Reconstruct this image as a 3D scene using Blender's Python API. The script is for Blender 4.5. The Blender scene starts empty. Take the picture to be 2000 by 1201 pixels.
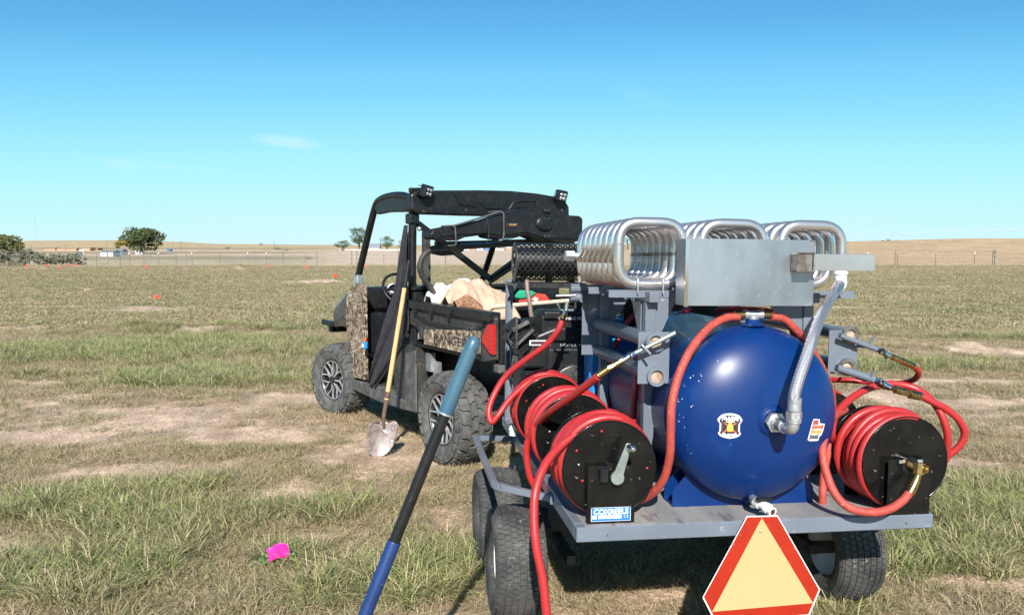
import bpy, bmesh, math, random
import numpy as np
from mathutils import Matrix, Vector, noise as mnoise
R = math.radians
rnd = random.Random(7)
scene = bpy.context.scene
col = scene.collection

# ------------------------------------------------------------------ camera
CAM_H = 1.54; FPX = 1550.0; PITCH = math.atan((600.5-488)/FPX)
cam_d = bpy.data.cameras.new('camera'); cam = bpy.data.objects.new('camera', cam_d); col.objects.link(cam)
cam.location = (0, 0, CAM_H); cam.rotation_euler = (R(90)-PITCH, 0, 0)
cam_d.sensor_width = 36; cam_d.lens = FPX/2000*36; cam_d.clip_start = 0.05; cam_d.clip_end = 12000
scene.camera = cam

# ------------------------------------------------------------------ world
SUN_EL, SUN_AZ = R(34), R(1.0)      # light travels towards +Y and a little to +X
w = bpy.data.worlds.new('World'); scene.world = w; w.use_nodes = True
nt = w.node_tree; nt.nodes.clear()
def N(tree, t, **k):
    n = tree.nodes.new(t)
    for a, b in k.items(): setattr(n, a, b)
    return n
sky = N(nt, 'ShaderNodeTexSky', sky_type='NISHITA', sun_disc=False, sun_elevation=SUN_EL, sun_rotation=R(180)+SUN_AZ,
        altitude=1500, air_density=1.0, dust_density=0.25, ozone_density=2.2)
hsv = N(nt, 'ShaderNodeRGBCurve')      # the camera's response to the sky
sc0 = N(nt, 'ShaderNodeVectorMath', operation='SCALE'); sc0.inputs['Scale'].default_value = 1/12; nt.links.new(sky.outputs[0], sc0.inputs[0]); nt.links.new(sc0.outputs[0], hsv.inputs['Color'])
for ch, pts in enumerate((((0,0),(.16,.07),(.217,.125),(.4,.26),(.88,.40),(1,.42)), ((0,0),(.267,.26),(.36,.385),(.61,.55),(.92,.57),(1,.58)), ((0,0),(.467,.49),(.58,.60),(.72,.62),(1,.63)))):
    cu = hsv.mapping.curves[ch]
    cu.points[0].location = pts[0]; cu.points[1].location = pts[-1]
    for p in pts[1:-1]: cu.points.new(*p)
hsv.mapping.update()
sc1 = N(nt, 'ShaderNodeVectorMath', operation='SCALE'); sc1.inputs['Scale'].default_value = 12; nt.links.new(hsv.outputs[0], sc1.inputs[0])
# two thin high wisps of cloud, fixed in sky direction
geo = N(nt, 'ShaderNodeTexCoord')
def wisp(direction, tilt, sx, sy):
    d = Vector(direction).normalized(); right = d.cross(Vector((0,0,1))).normalized(); up = right.cross(d)
    a = right*math.cos(tilt)+up*math.sin(tilt); b = -right*math.sin(tilt)+up*math.cos(tilt)
    def dot(vec, s):
        n = N(nt, 'ShaderNodeVectorMath', operation='DOT_PRODUCT'); n.inputs[1].default_value = tuple(vec)
        nt.links.new(geo.outputs['Generated'], n.inputs[0])
        m = N(nt, 'ShaderNodeMath', operation='MULTIPLY'); m.inputs[1].default_value = 1/s
        nt.links.new(n.outputs['Value'], m.inputs[0])
        p = N(nt, 'ShaderNodeMath', operation='MULTIPLY'); nt.links.new(m.outputs[0], p.inputs[0]); nt.links.new(m.outputs[0], p.inputs[1])
        return p
    s = N(nt, 'ShaderNodeMath', operation='ADD'); nt.links.new(dot(a, sx).outputs[0], s.inputs[0]); nt.links.new(dot(b, sy).outputs[0], s.inputs[1])
    dd = N(nt, 'ShaderNodeVectorMath', operation='DOT_PRODUCT'); dd.inputs[1].default_value = tuple(d); nt.links.new(geo.outputs['Generated'], dd.inputs[0])
    g = N(nt, 'ShaderNodeMath', operation='GREATER_THAN'); g.inputs[1].default_value = 0; nt.links.new(dd.outputs['Value'], g.inputs[0])
    e = N(nt, 'ShaderNodeMapRange'); e.inputs['From Min'].default_value = 1; e.inputs['From Max'].default_value = 0
    nt.links.new(s.outputs[0], e.inputs['Value'])
    m = N(nt, 'ShaderNodeMath', operation='MULTIPLY'); nt.links.new(e.outputs[0], m.inputs[0]); nt.links.new(g.outputs[0], m.inputs[1])
    return m
def skydir(px, py): 
    x = (px-1000)/FPX; y = -(py-600.5)/FPX; c, s = math.cos(PITCH), math.sin(PITCH)
    return (x, c+y*s, -s+y*c)
masks = [wisp(skydir(560, 277), R(-4), .045, .009), wisp(skydir(228, 320), R(-12), .028, .007), wisp(skydir(345, 327), R(-4), .09, .005), wisp(skydir(1255, 190), R(-25), .045, .014)]
acc = None
for m_, k in zip(masks, (.5, .3, .12, .07)):
    q = N(nt, 'ShaderNodeMath', operation='MULTIPLY'); q.inputs[1].default_value = k; nt.links.new(m_.outputs[0], q.inputs[0])
    if acc is None: acc = q
    else:
        t = N(nt, 'ShaderNodeMath', operation='ADD'); nt.links.new(acc.outputs[0], t.inputs[0]); nt.links.new(q.outputs[0], t.inputs[1]); acc = t
cn = N(nt, 'ShaderNodeTexNoise'); cn.inputs['Scale'].default_value = 30; cn.inputs['Detail'].default_value = 5; cn.inputs['Distortion'].default_value = .6
nt.links.new(geo.outputs['Generated'], cn.inputs['Vector'])
cm = N(nt, 'ShaderNodeMath', operation='MULTIPLY'); nt.links.new(acc.outputs[0], cm.inputs[0]); nt.links.new(cn.outputs['Fac'], cm.inputs[1])
mixc = N(nt, 'ShaderNodeMix', data_type='RGBA'); nt.links.new(cm.outputs[0], mixc.inputs[0]); nt.links.new(sc1.outputs[0], mixc.inputs[6]); mixc.inputs[7].default_value = (7, 7.5, 7.6, 1)
bg = N(nt, 'ShaderNodeBackground'); bg.inputs['Strength'].default_value = 0.09
out = N(nt, 'ShaderNodeOutputWorld'); nt.links.new(mixc.outputs[2], bg.inputs['Color']); nt.links.new(bg.outputs[0], out.inputs['Surface'])

sl = bpy.data.lights.new('sun', 'SUN'); sl.energy = 5.0; sl.angle = R(0.5); sl.color = (1, .955, .89)
sun = bpy.data.objects.new('sun', sl); col.objects.link(sun); sun.location = (-3, -10, 12)
sun.rotation_euler = Vector((math.sin(SUN_AZ)*math.cos(SUN_EL), math.cos(SUN_AZ)*math.cos(SUN_EL), -math.sin(SUN_EL))).to_track_quat('-Z', 'Y').to_euler()
scene.view_settings.view_transform = 'Standard'; scene.view_settings.look = 'None'
scene.view_settings.exposure = 0.65; scene.view_settings.gamma = 1
scene.view_settings.use_curve_mapping = False

# ------------------------------------------------------------------ helpers
def mat(name, c, rough=.6, metal=0., c2=None, scale=8., detail=4., lo=.4, hi=.6, bump=0., bscale=60., coat=0., spec=.5, c3=None, scale3=90., lo3=.62, hi3=.7, stretch=None, rvar=0.):
    m = bpy.data.materials.new(name); m.use_nodes = True; t = m.node_tree; b = t.nodes['Principled BSDF']
    b.inputs['Base Color'].default_value = (*c, 1); b.inputs['Roughness'].default_value = rough; b.inputs['Metallic'].default_value = metal
    b.inputs['Coat Weight'].default_value = coat; b.inputs['Coat Roughness'].default_value = .06; b.inputs['Specular IOR Level'].default_value = spec
    tc = N(t, 'ShaderNodeTexCoord'); vec = tc.outputs['Object']
    if stretch:
        mp = N(t, 'ShaderNodeMapping'); mp.inputs['Scale'].default_value = stretch; t.links.new(vec, mp.inputs[0]); vec = mp.outputs[0]
    last = None
    def layer(prev, cc, sc, l, h, det):
        n = N(t, 'ShaderNodeTexNoise'); n.inputs['Scale'].default_value = sc; n.inputs['Detail'].default_value = det; t.links.new(vec, n.inputs['Vector'])
        mr = N(t, 'ShaderNodeMapRange'); mr.inputs['From Min'].default_value = l; mr.inputs['From Max'].default_value = h; t.links.new(n.outputs['Fac'], mr.inputs['Value'])
        mx = N(t, 'ShaderNodeMix', data_type='RGBA'); t.links.new(mr.outputs[0], mx.inputs[0])
        if prev is None: mx.inputs[6].default_value = (*c, 1)
        else: t.links.new(prev, mx.inputs[6])
        mx.inputs[7].default_value = (*cc, 1)
        return mx.outputs[2], mr.outputs[0]
    if c2: last, fac = layer(None, c2, scale, lo, hi, detail)
    if c2 and rvar:
        rr = N(t, 'ShaderNodeMapRange'); rr.inputs['To Min'].default_value = rough; rr.inputs['To Max'].default_value = min(1, rough+rvar); t.links.new(fac, rr.inputs['Value']); t.links.new(rr.outputs[0], b.inputs['Roughness'])
    if c3: last, _ = layer(last, c3, scale3, lo3, hi3, 3)
    if last: t.links.new(last, b.inputs['Base Color'])
    if bump:
        n = N(t, 'ShaderNodeTexNoise'); n.inputs['Scale'].default_value = bscale; n.inputs['Detail'].default_value = 3; t.links.new(vec, n.inputs['Vector'])
        bp = N(t, 'ShaderNodeBump'); bp.inputs['Strength'].default_value = bump; bp.inputs['Distance'].default_value = .004; t.links.new(n.outputs['Fac'], bp.inputs['Height']); t.links.new(bp.outputs[0], b.inputs['Normal'])
    return m

def cat_rom(pts, n=8, closed=False):
    P = [Vector(p) for p in pts]; L = len(P); o = []
    rng = range(L) if closed else range(L-1)
    for i in rng:
        p1, p2 = P[i], P[(i+1) % L]
        p0 = P[(i-1) % L] if (closed or i > 0) else p1*2-p2
        p3 = P[(i+2) % L] if (closed or i < L-2) else p2*2-p1
        for k in range(n):
            t = k/n; o.append(.5*((2*p1)+(p2-p0)*t+(2*p0-5*p1+4*p2-p3)*t*t+(-p0+3*p1-3*p2+p3)*t**3))
    if not closed: o.append(P[-1])
    return o
def fillet(pts, r, n=5, closed=False):
    P = [Vector(p) for p in pts]; L = len(P); o = []
    for i in range(L):
        if not closed and i in (0, L-1): o.append(P[i]); continue
        a, b, c = P[i-1], P[i], P[(i+1) % L]; da, dc = (a-b), (c-b)
        rr = min(r, da.length*.49, dc.length*.49) if not isinstance(r, (list, tuple)) else min(r[i], da.length*(.84 if r[i] > .04 else .13), dc.length*(.84 if r[i] > .04 else .13)); s = b+da.normalized()*rr; e = b+dc.normalized()*rr
        for k in range(n+1):
            t = k/n; o.append(s*(1-t)**2+b*2*t*(1-t)+e*t*t)
    return o
class MB:
    def __init__(s): s.v = []; s.f = []; s.sm = []; s.mi = []; s.M = None
    def add(s, vs, fs, smooth=False, mi=0):
        o = len(s.v)
        if s.M is not None: vs = [s.M @ Vector(v) for v in vs]
        s.v += [tuple(v) for v in vs]; s.f += [tuple(i+o for i in f) for f in fs]; s.sm += [smooth]*len(fs); s.mi += [mi]*len(fs); return s
    def box(s, a, b, mi=0, ch=0.):
        x0, y0, z0 = [min(p, q) for p, q in zip(a, b)]; x1, y1, z1 = [max(p, q) for p, q in zip(a, b)]
        if ch <= 0:
            return s.add([(x0,y0,z0),(x1,y0,z0),(x1,y1,z0),(x0,y1,z0),(x0,y0,z1),(x1,y0,z1),(x1,y1,z1),(x0,y1,z1)],
                     [(0,3,2,1),(4,5,6,7),(0,1,5,4),(1,2,6,5),(2,3,7,6),(3,0,4,7)], False, mi)
        c = min(ch, (x1-x0)*.45, (y1-y0)*.45, (z1-z0)*.45); V = []; idx = {}
        for i, X in enumerate((x0, x1)):
            for j, Y in enumerate((y0, y1)):
                for k, Z in enumerate((z0, z1)):
                    sx, sy, sz = (c if i == 0 else -c), (c if j == 0 else -c), (c if k == 0 else -c)
                    idx[i,j,k] = len(V); V += [(X, Y+sy, Z+sz), (X+sx, Y, Z+sz), (X+sx, Y+sy, Z)]
        g = lambda i,j,k,a: idx[i,j,k]+a; F = []
        F.append((g(0,0,0,0),g(0,0,1,0),g(0,1,1,0),g(0,1,0,0))); F.append((g(1,0,0,0),g(1,1,0,0),g(1,1,1,0),g(1,0,1,0)))
        F.append((g(0,0,0,1),g(1,0,0,1),g(1,0,1,1),g(0,0,1,1))); F.append((g(0,1,0,1),g(0,1,1,1),g(1,1,1,1),g(1,1,0,1)))
        F.append((g(0,0,0,2),g(0,1,0,2),g(1,1,0,2),g(1,0,0,2))); F.append((g(0,0,1,2),g(1,0,1,2),g(1,1,1,2),g(0,1,1,2)))
        for j in (0,1):
            for k in (0,1): F.append((g(0,j,k,1),g(1,j,k,1),g(1,j,k,2),g(0,j,k,2)) )
        for i in (0,1):
            for k in (0,1): F.append((g(i,0,k,0),g(i,1,k,0),g(i,1,k,2),g(i,0,k,2)))
        for i in (0,1):
            for j in (0,1): F.append((g(i,j,0,0),g(i,j,1,0),g(i,j,1,1),g(i,j,0,1)))
        for i in (0,1):
            for j in (0,1):
                for k in (0,1): F.append((g(i,j,k,0),g(i,j,k,1),g(i,j,k,2)))
        cen = Vector(((x0+x1)/2,(y0+y1)/2,(z0+z1)/2)); out = []
        for f in F:
            p = [Vector(V[i]) for i in f]; n = (p[1]-p[0]).cross(p[2]-p[0])
            out.append(f if n.dot(sum(p, Vector())/len(p)-cen) > 0 else tuple(reversed(f)))
        return s.add(V, out, False, mi)
    def prism(s, poly, ax, a0, a1, mi=0):
        n = len(poly); mk = {'x': lambda p, q: (q, p[0], p[1]), 'y': lambda p, q: (p[0], q, p[1]), 'z': lambda p, q: (p[0], p[1], q)}[ax]
        V = [mk(p, a0) for p in poly]+[mk(p, a1) for p in poly]
        area = sum(poly[i][0]*poly[(i+1)%n][1]-poly[(i+1)%n][0]*poly[i][1] for i in range(n)); up = a1 > a0
        flip = (area < 0) ^ (not up) ^ (ax == 'y')
        F = [tuple(range(n-1,-1,-1)), tuple(range(n, 2*n))]+[(i,(i+1)%n,(i+1)%n+n,i+n) for i in range(n)]
        if flip: F = [tuple(reversed(f)) for f in F]
        return s.add(V, F, False, mi)
    def tube(s, pts, r, seg=10, closed=False, cap=True, mi=0, flat=None, smooth=True):
        P = [Vector(p) for p in pts]; n = len(P); rs = r if isinstance(r, (list, tuple)) else [r]*n
        T = []
        for i in range(n):
            a = P[(i-1) % n] if (closed or i > 0) else P[i]; b = P[(i+1) % n] if (closed or i < n-1) else P[i]
            T.append((b-a).normalized())
        u = T[0].orthogonal().normalized() if abs(T[0].z) > .9 else T[0].cross(Vector((0,0,1))).normalized(); V = []
        for i in range(n):
            u = (u-T[i]*u.dot(T[i])).normalized(); w_ = T[i].cross(u)
            for k in range(seg):
                a = 2*math.pi*k/seg; V.append(P[i]+(u*math.cos(a)+w_*math.sin(a)*(flat or 1))*rs[i])
        F = []
        for i in range(n if closed else n-1):
            for k in range(seg):
                a, b = i*seg+k, i*seg+(k+1) % seg; c, d = ((i+1) % n)*seg+(k+1) % seg, ((i+1) % n)*seg+k; F.append((a,b,c,d))
        s.add(V, F, smooth, mi)
        if cap and not closed:
            s.add(V[:seg], [tuple(range(seg-1,-1,-1))], False, mi); s.add(V[-seg:], [tuple(range(seg))], False, mi)
        return s
    def cyl(s, a, b, r, r2=None, seg=20, mi=0, smooth=True, cap=True): return s.tube([a, b], [r, r if r2 is None else r2], seg, mi=mi, smooth=smooth, cap=cap)
    def rectbar(s, a, b, w_, h, mi=0, up=(0,0,1)):
        a, b = Vector(a), Vector(b); d = (b-a).normalized(); u = d.cross(Vector(up))
        if u.length < 1e-3: u = d.cross(Vector((0,1,0)))
        u.normalize(); n = u.cross(d)
        V = [p+u*sx*w_/2+n*sy*h/2 for p in (a, b) for sx, sy in ((-1,-1),(1,-1),(1,1),(-1,1))]
        return s.add(V, [(0,1,2,3),(7,6,5,4),(0,4,5,1),(1,5,6,2),(2,6,7,3),(3,7,4,0)], False, mi)
    def lathe(s, prof, o=(0,0,0), axis=(0,0,1), seg=32, mi=0, smooth=True, sharp=()):
        o, axis = Vector(o), Vector(axis).normalized(); u = axis.orthogonal().normalized(); w_ = axis.cross(u)
        st = 0; cuts = [0]+[i for i in sharp]+[len(prof)-1]
        for c0, c1 in zip(cuts[:-1], cuts[1:]):
            pr = prof[c0:c1+1]; V = []; F = []
            for r_, h in pr:
                for k in range(seg):
                    a = 2*math.pi*k/seg; V.append(o+axis*h+(u*math.cos(a)+w_*math.sin(a))*r_)
            for i in range(len(pr)-1):
                for k in range(seg):
                    a, b = i*seg+k, i*seg+(k+1) % seg; F.append((a,b,b+seg,a+seg))
            s.add(V, F, smooth, mi)
        return s
    def ring(s, o, axis, r_out, r_in, t, seg=32, mi=0):
        return s.lathe([(r_in,0),(r_out,0),(r_out,t),(r_in,t),(r_in,0)], o, axis, seg, mi, True, (1,2,3))
    def sph(s, c, r, seg=12, rings=8, mi=0, sc=(1,1,1)):
        V = []; F = []
        for i in range(rings+1):
            ph = math.pi*i/rings
            for k in range(seg):
                a = 2*math.pi*k/seg; V.append((c[0]+r*sc[0]*math.sin(ph)*math.cos(a), c[1]+r*sc[1]*math.sin(ph)*math.sin(a), c[2]+r*sc[2]*math.cos(ph)))
        for i in range(rings):
            for k in range(seg): F.append((i*seg+k, (i+1)*seg+k, (i+1)*seg+(k+1)%seg, i*seg+(k+1)%seg))
        return s.add(V, F, True, mi)
    def mesh(s, name, mats, base=(0,0,0)):
        me = bpy.data.meshes.new(name); b = Vector(base)
        me.from_pydata([tuple(Vector(v)-b) for v in s.v], [], s.f)
        me.polygons.foreach_set('use_smooth', s.sm); me.polygons.foreach_set('material_index', s.mi)
        for m in (mats if isinstance(mats, (list, tuple)) else [mats]): me.materials.append(m)
        me.update(); return me
FR = Matrix.Identity(4); BASE = {}
def thing(name, label, cat, base=(0,0,0), group=None):
    o = bpy.data.objects.new(name, None); col.objects.link(o); o.empty_display_size = .1
    o.matrix_world = FR @ Matrix.Translation(base); BASE[o.name] = Vector(base)
    o['label'] = label; o['category'] = cat
    if group: o['group'] = group
    return o
def rootbase(p):
    while p.parent: p = p.parent
    return BASE[p.name]
def clusters(mb):
    """groups of faces that touch or overlap, so that loose pieces become parts of their own"""
    key = {}; vid = [key.setdefault((round(v[0], 5), round(v[1], 5), round(v[2], 5)), len(key)) for v in mb.v]
    par = list(range(len(key)))
    def fd(x):
        while par[x] != x: par[x] = par[par[x]]; x = par[x]
        return x
    for f in mb.f:
        r0 = fd(vid[f[0]])
        for i in f[1:]:
            q = fd(vid[i])
            if q != r0: par[q] = r0
    g = {}
    for fi, f in enumerate(mb.f): g.setdefault(fd(vid[f[0]]), []).append(fi)
    G = []
    for fs in g.values():
        A = np.array([mb.v[i] for fi in fs for i in mb.f[fi]]); G.append([fs, A.min(0)-.0015, A.max(0)+.0015])
    if len(G) > 60: return None
    merged = True
    while merged:
        merged = False
        for i in range(len(G)):
            for j in range(len(G)-1, i, -1):
                if (G[i][1] <= G[j][2]).all() and (G[j][1] <= G[i][2]).all():
                    G[i] = [G[i][0]+G[j][0], np.minimum(G[i][1], G[j][1]), np.maximum(G[i][2], G[j][2])]; G.pop(j); merged = True
    return [x[0] for x in G]
def submb(mb, fs):
    o = MB(); mp = {}
    for fi in fs:
        f = []
        for i in mb.f[fi]:
            if i not in mp: mp[i] = len(o.v); o.v.append(mb.v[i])
            f.append(mp[i])
        o.f.append(tuple(f)); o.sm.append(mb.sm[fi]); o.mi.append(mb.mi[fi])
    return o
def part(name, mb, m, parent, label=None, bevel=0., kind=None, split=True):
    cl = clusters(mb) if (split and not kind and len(mb.f) < 6000) else None; res = []
    for sub in ([mb] if not cl or len(cl) == 1 else [submb(mb, fs) for fs in cl]):
        me = sub.mesh(name, m, rootbase(parent)); o = bpy.data.objects.new(name, me); col.objects.link(o); o.parent = parent
        if label: o['label'] = label
        if kind: o['kind'] = kind
        if bevel: addbevel(o, bevel)
        res.append(o)
    return res[0]
def addbevel(o, wdt):
    b = o.modifiers.new('bevel', 'BEVEL'); b.width = wdt; b.segments = 2; b.limit_method = 'ANGLE'; b.angle_limit = R(40); b.harden_normals = False
def single(name, mb, m, label, cat, base=None, group=None, bevel=0., kind=None):
    if base is None: base = mb.v[0]
    o = bpy.data.objects.new(name, mb.mesh(name, m, base)); col.objects.link(o); o.matrix_world = FR @ Matrix.Translation(base); BASE[o.name] = Vector(base)
    if label: o['label'] = label
    if cat: o['category'] = cat
    if group: o['group'] = group
    if kind: o['kind'] = kind
    if bevel: addbevel(o, bevel)
    return o
def dup(root, label, offset=None, matrix=None):
    def cp(o, par):
        c = o.copy(); col.objects.link(c); c.parent = par
        for ch in [k for k in bpy.data.objects if k.parent == o]: cp(ch, c)
        return c
    r = cp(root, None); r['label'] = label; BASE[r.name] = BASE[root.name]
    r.matrix_world = matrix if matrix is not None else root.matrix_world @ Matrix.Translation(offset)
    return r
def text_geo(body, size, bold=0.):
    cu = bpy.data.curves.new('t', 'FONT'); cu.body = body; cu.size = size; cu.align_x = 'CENTER'; cu.align_y = 'CENTER'; cu.offset = bold; cu.resolution_u = 3; cu.fill_mode = 'FRONT'
    ob = bpy.data.objects.new('t', cu); col.objects.link(ob); dg = bpy.context.evaluated_depsgraph_get(); dg.update()
    me = bpy.data.meshes.new_from_object(ob.evaluated_get(dg)); vs = [tuple(v.co) for v in me.vertices]; fs = [tuple(p.vertices) for p in me.polygons]
    bpy.data.objects.remove(ob); bpy.data.curves.remove(cu); bpy.data.meshes.remove(me)
    return vs, fs
def text_on(mb, body, size, fn, cx=0, cy=0, bold=0., width=None, mi=0):
    vs, fs = text_geo(body, size, bold)
    if width:
        xs = [v[0] for v in vs]; k = width/(max(xs)-min(xs)); mid = (max(xs)+min(xs))/2
        vs = [((v[0]-mid)*k, v[1], 0) for v in vs]
    ym = (max(v[1] for v in vs)+min(v[1] for v in vs))/2
    V = [fn(v[0]+cx, v[1]-ym+cy) for v in vs]
    mb.add(V, fs, False, mi); return mb
# --- frames: the camera ray through a picture point, met with a plane of the frame (used only to read true positions)
def frame(yaw, pitch, roll, o):
    return Matrix.Translation(o) @ Matrix.Rotation(yaw, 4, 'Z') @ Matrix.Rotation(pitch, 4, 'X') @ Matrix.Rotation(roll, 4, 'Y')
TF = frame(R(8.2445), R(-.6256), R(.7), (.2223, 2.66, .58987))      # trailer: origin at left end of the rear beam, on the deck
UF = frame(R(33.4), 0, 0, (-.50, 5.6, 0))                            # utility vehicle: origin under the left rear wheel face
def pray(px, py):
    x = (px-1000)/FPX; y = -(py-600.5)/FPX; c, s = math.cos(PITCH), math.sin(PITCH)
    return Vector((x, c+y*s, -s+y*c))
def on(F, ax, val, px, py):
    I = F.inverted(); q = I @ Vector((0,0,CAM_H)); r = I.to_3x3() @ pray(px, py)
    return q+r*((val-q[ax])/r[ax])
def V_(px, py, v): return on(TF, 1, v, px, py)
def A_(px, py, a): return on(UF, 1, a, px, py)
def B_(px, py, b): return on(UF, 0, b, px, py)
def G_(px, py, z=0.):
    r = pray(px, py); return Vector((0,0,CAM_H))+r*((z-CAM_H)/r.z)

# ------------------------------------------------------------------ materials
M = {}
M['grey_paint'] = mat('grey_paint', (.150,.177,.218), .42, c2=(.13,.153,.188), scale=5, c3=(.33,.32,.29), scale3=45, lo3=.66, hi3=.74, coat=.15)
M['deck'] = mat('deck_board', (.21,.21,.215), .75, c2=(.33,.30,.27), scale=7, lo=.42, hi=.7, c3=(.12,.11,.11), scale3=22, lo3=.55, hi3=.68, bump=.5, bscale=60, stretch=(1,.25,1))
M['tyre'] = mat('tyre_rubber', (.028,.029,.030), .8, c2=(.10,.096,.088), scale=9, lo=.35, hi=.8, c3=(.20,.18,.15), scale3=60, lo3=.62, hi3=.75, bump=.3, bscale=150)
M['tyre_dusty'] = mat('tyre_rubber_dusty', (.05,.052,.052), .8, c2=(.125,.12,.11), scale=14, lo=.35, hi=.7, c3=(.17,.155,.13), scale3=60, lo3=.6, hi3=.72, bump=.4, bscale=120)
M['white_rim'] = mat('white_rim', (.72,.73,.74), .35, c2=(.55,.53,.5), scale=12)
M['black'] = mat('black_plastic', (.009,.010,.011), .40, c2=(.022,.021,.020), scale=14, lo=.48, hi=.78, c3=(.12,.11,.10), scale3=90, lo3=.68, hi3=.75, bump=.15, bscale=200, spec=.38)
M['black_gloss'] = mat('black_reel_paint', (.004,.0045,.0045), .2, c2=(.009,.009,.008), scale=10, c3=(.13,.12,.10), scale3=60, lo3=.70, hi3=.75, coat=.1, spec=.3)
M['black_dusty'] = mat('black_dusty', (.02,.021,.022), .6, c2=(.075,.07,.06), scale=9, lo=.4, hi=.75, c3=(.16,.145,.12), scale3=80, lo3=.6, hi3=.72, bump=.2)
M['black_metal'] = mat('black_metal', (.012,.012,.013), .35, c2=(.03,.03,.03), scale=25)
M['hose'] = mat('red_hose', (.42,.022,.024), .36, c2=(.35,.022,.022), scale=20, c3=(.30,.05,.04), scale3=70, lo3=.64, hi3=.72, rvar=.15)
M['hose2'] = mat('faded_red_hose', (.42,.060,.042), .6, c2=(.34,.05,.038), scale=30, c3=(.55,.16,.11), scale3=80, lo3=.62, hi3=.72, bump=.2, bscale=200)
M['tank'] = mat('blue_tank_paint', (.0006,.022,.120), .33, c2=(.001,.026,.135), scale=2.2, c3=(.003,.034,.155), scale3=9, coat=.12, rvar=.08, spec=.32)
M['steel'] = mat('polished_steel', (.68,.66,.65), .24, .85, c2=(.56,.53,.51), scale=7, rvar=.10)
M['brushed'] = mat('brushed_steel_sheet', (.46,.49,.53), .36, .85, c2=(.33,.35,.38), scale=5, c3=(.62,.63,.63), scale3=50, lo3=.69, hi3=.74, stretch=(1,1,.5), bump=.15, bscale=40)
M['weld'] = mat('heat_stained_steel', (.25,.19,.155), .45, 1., c2=(.4,.37,.34), scale=25)
M['galv'] = mat('galvanised_fitting', (.60,.62,.63), .38, .75, c2=(.45,.47,.48), scale=40, bump=.3, bscale=120)
M['zinc'] = mat('zinc_arm', (.38,.44,.41), .45, .7, c2=(.3,.34,.32), scale=25)
M['chrome'] = mat('chrome', (.75,.75,.76), .08, 1.)
M['brass'] = mat('brass', (.58,.40,.16), .28, 1., c2=(.42,.28,.11), scale=30)
M['white'] = mat('white_plastic', (.78,.77,.75), .4, c2=(.7,.69,.66), scale=15)
M['decal_white'] = mat('decal_white', (.8,.8,.8), .35)
M['decal_blue'] = mat('decal_blue', (.02,.17,.52), .35)
M['decal_red'] = mat('decal_red', (.50,.03,.03), .4)
M['decal_orange'] = mat('decal_orange', (.62,.16,.07), .4)
M['decal_yellow'] = mat('decal_yellow', (.75,.45,.08), .4)
M['decal_teal'] = mat('decal_teal', (.03,.10,.13), .4)
M['decal_brown'] = mat('decal_brown', (.09,.045,.035), .4)
M['decal_tan'] = mat('decal_tan', (.62,.42,.16), .4)
M['ink'] = mat('ink_dark', (.03,.02,.03), .5)
M['sign_red'] = mat('sign_red_border', (.37,.020,.005), .4, c2=(.33,.018,.005), scale=6, c3=(.68,.10,.06), scale3=80, lo3=.68, hi3=.74)
M['sign_orange'] = mat('sign_orange_field', (.52,.345,.155), .5, c2=(.54,.36,.17), scale=3)
M['wood'] = mat('ash_handle', (.60,.36,.15), .5, c2=(.66,.43,.2), scale=8, stretch=(6,6,1), c3=(.25,.12,.05), scale3=20, lo3=.68, hi3=.78)
M['pale_wood'] = mat('pale_bare_wood', (.62,.50,.36), .6, c2=(.66,.55,.42), scale=8, stretch=(6,1,6))
M['fuel_braid'] = mat('brown_braid', (.16,.10,.08), .6, .2, c2=(.30,.24,.21), scale=220, detail=1)
M['rust'] = mat('rusted_iron', (.16,.085,.06), .75, c2=(.09,.05,.04), scale=30, bump=.4)
M['shovel'] = mat('worn_shovel_blade', (.33,.29,.28), .5, .35, c2=(.22,.17,.155), scale=18, c3=(.6,.58,.57), scale3=35, lo3=.6, hi3=.7, bump=.3)
M['blue_grip'] = mat('blue_rubber_grip', (.006,.028,.115), .42, c2=(.010,.036,.14), scale=12, c3=(.1,.14,.26), scale3=60, lo3=.66, hi3=.74)
M['faded_grip'] = mat('faded_blue_grip', (.035,.10,.155), .34, c2=(.055,.125,.175), scale=10, c3=(.018,.04,.06), scale3=35, lo3=.6, hi3=.7, coat=.3)
M['cloth_dark'] = mat('charcoal_cloth', (.022,.02,.028), .95, c2=(.035,.032,.04), scale=20, bump=.5, bscale=300)
M['canvas'] = mat('beige_canvas', (.50,.345,.235), .9, c2=(.54,.40,.29), scale=8, c3=(.42,.27,.18), scale3=20, lo3=.6, hi3=.75, bump=.5, bscale=80)
M['cloth_white'] = mat('white_cloth', (.75,.70,.67), .9, c2=(.62,.58,.56), scale=14, bump=.5, bscale=80)
M['fur'] = mat('brown_lining', (.16,.065,.03), .95, c2=(.36,.2,.12), scale=50, stretch=(1,4,1))
M['tail_red'] = mat('tail_light_red', (.50,.006,.010), .15, coat=.6)
M['lens'] = mat('light_lens', (.5,.52,.55), .15, .6)
M['pink'] = mat('pink_flag', (.85,.03,.34), .5); M['orange'] = mat('orange_flag', (.85,.09,.04), .5)
M['redcloth'] = mat('red_bag', (.50,.05,.03), .8); M['green'] = mat('green_bag', (.02,.33,.18), .7)
M['bluep'] = mat('blue_plastic', (.02,.22,.55), .35); M['oranp'] = mat('orange_plastic', (.8,.12,.02), .35)
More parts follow.
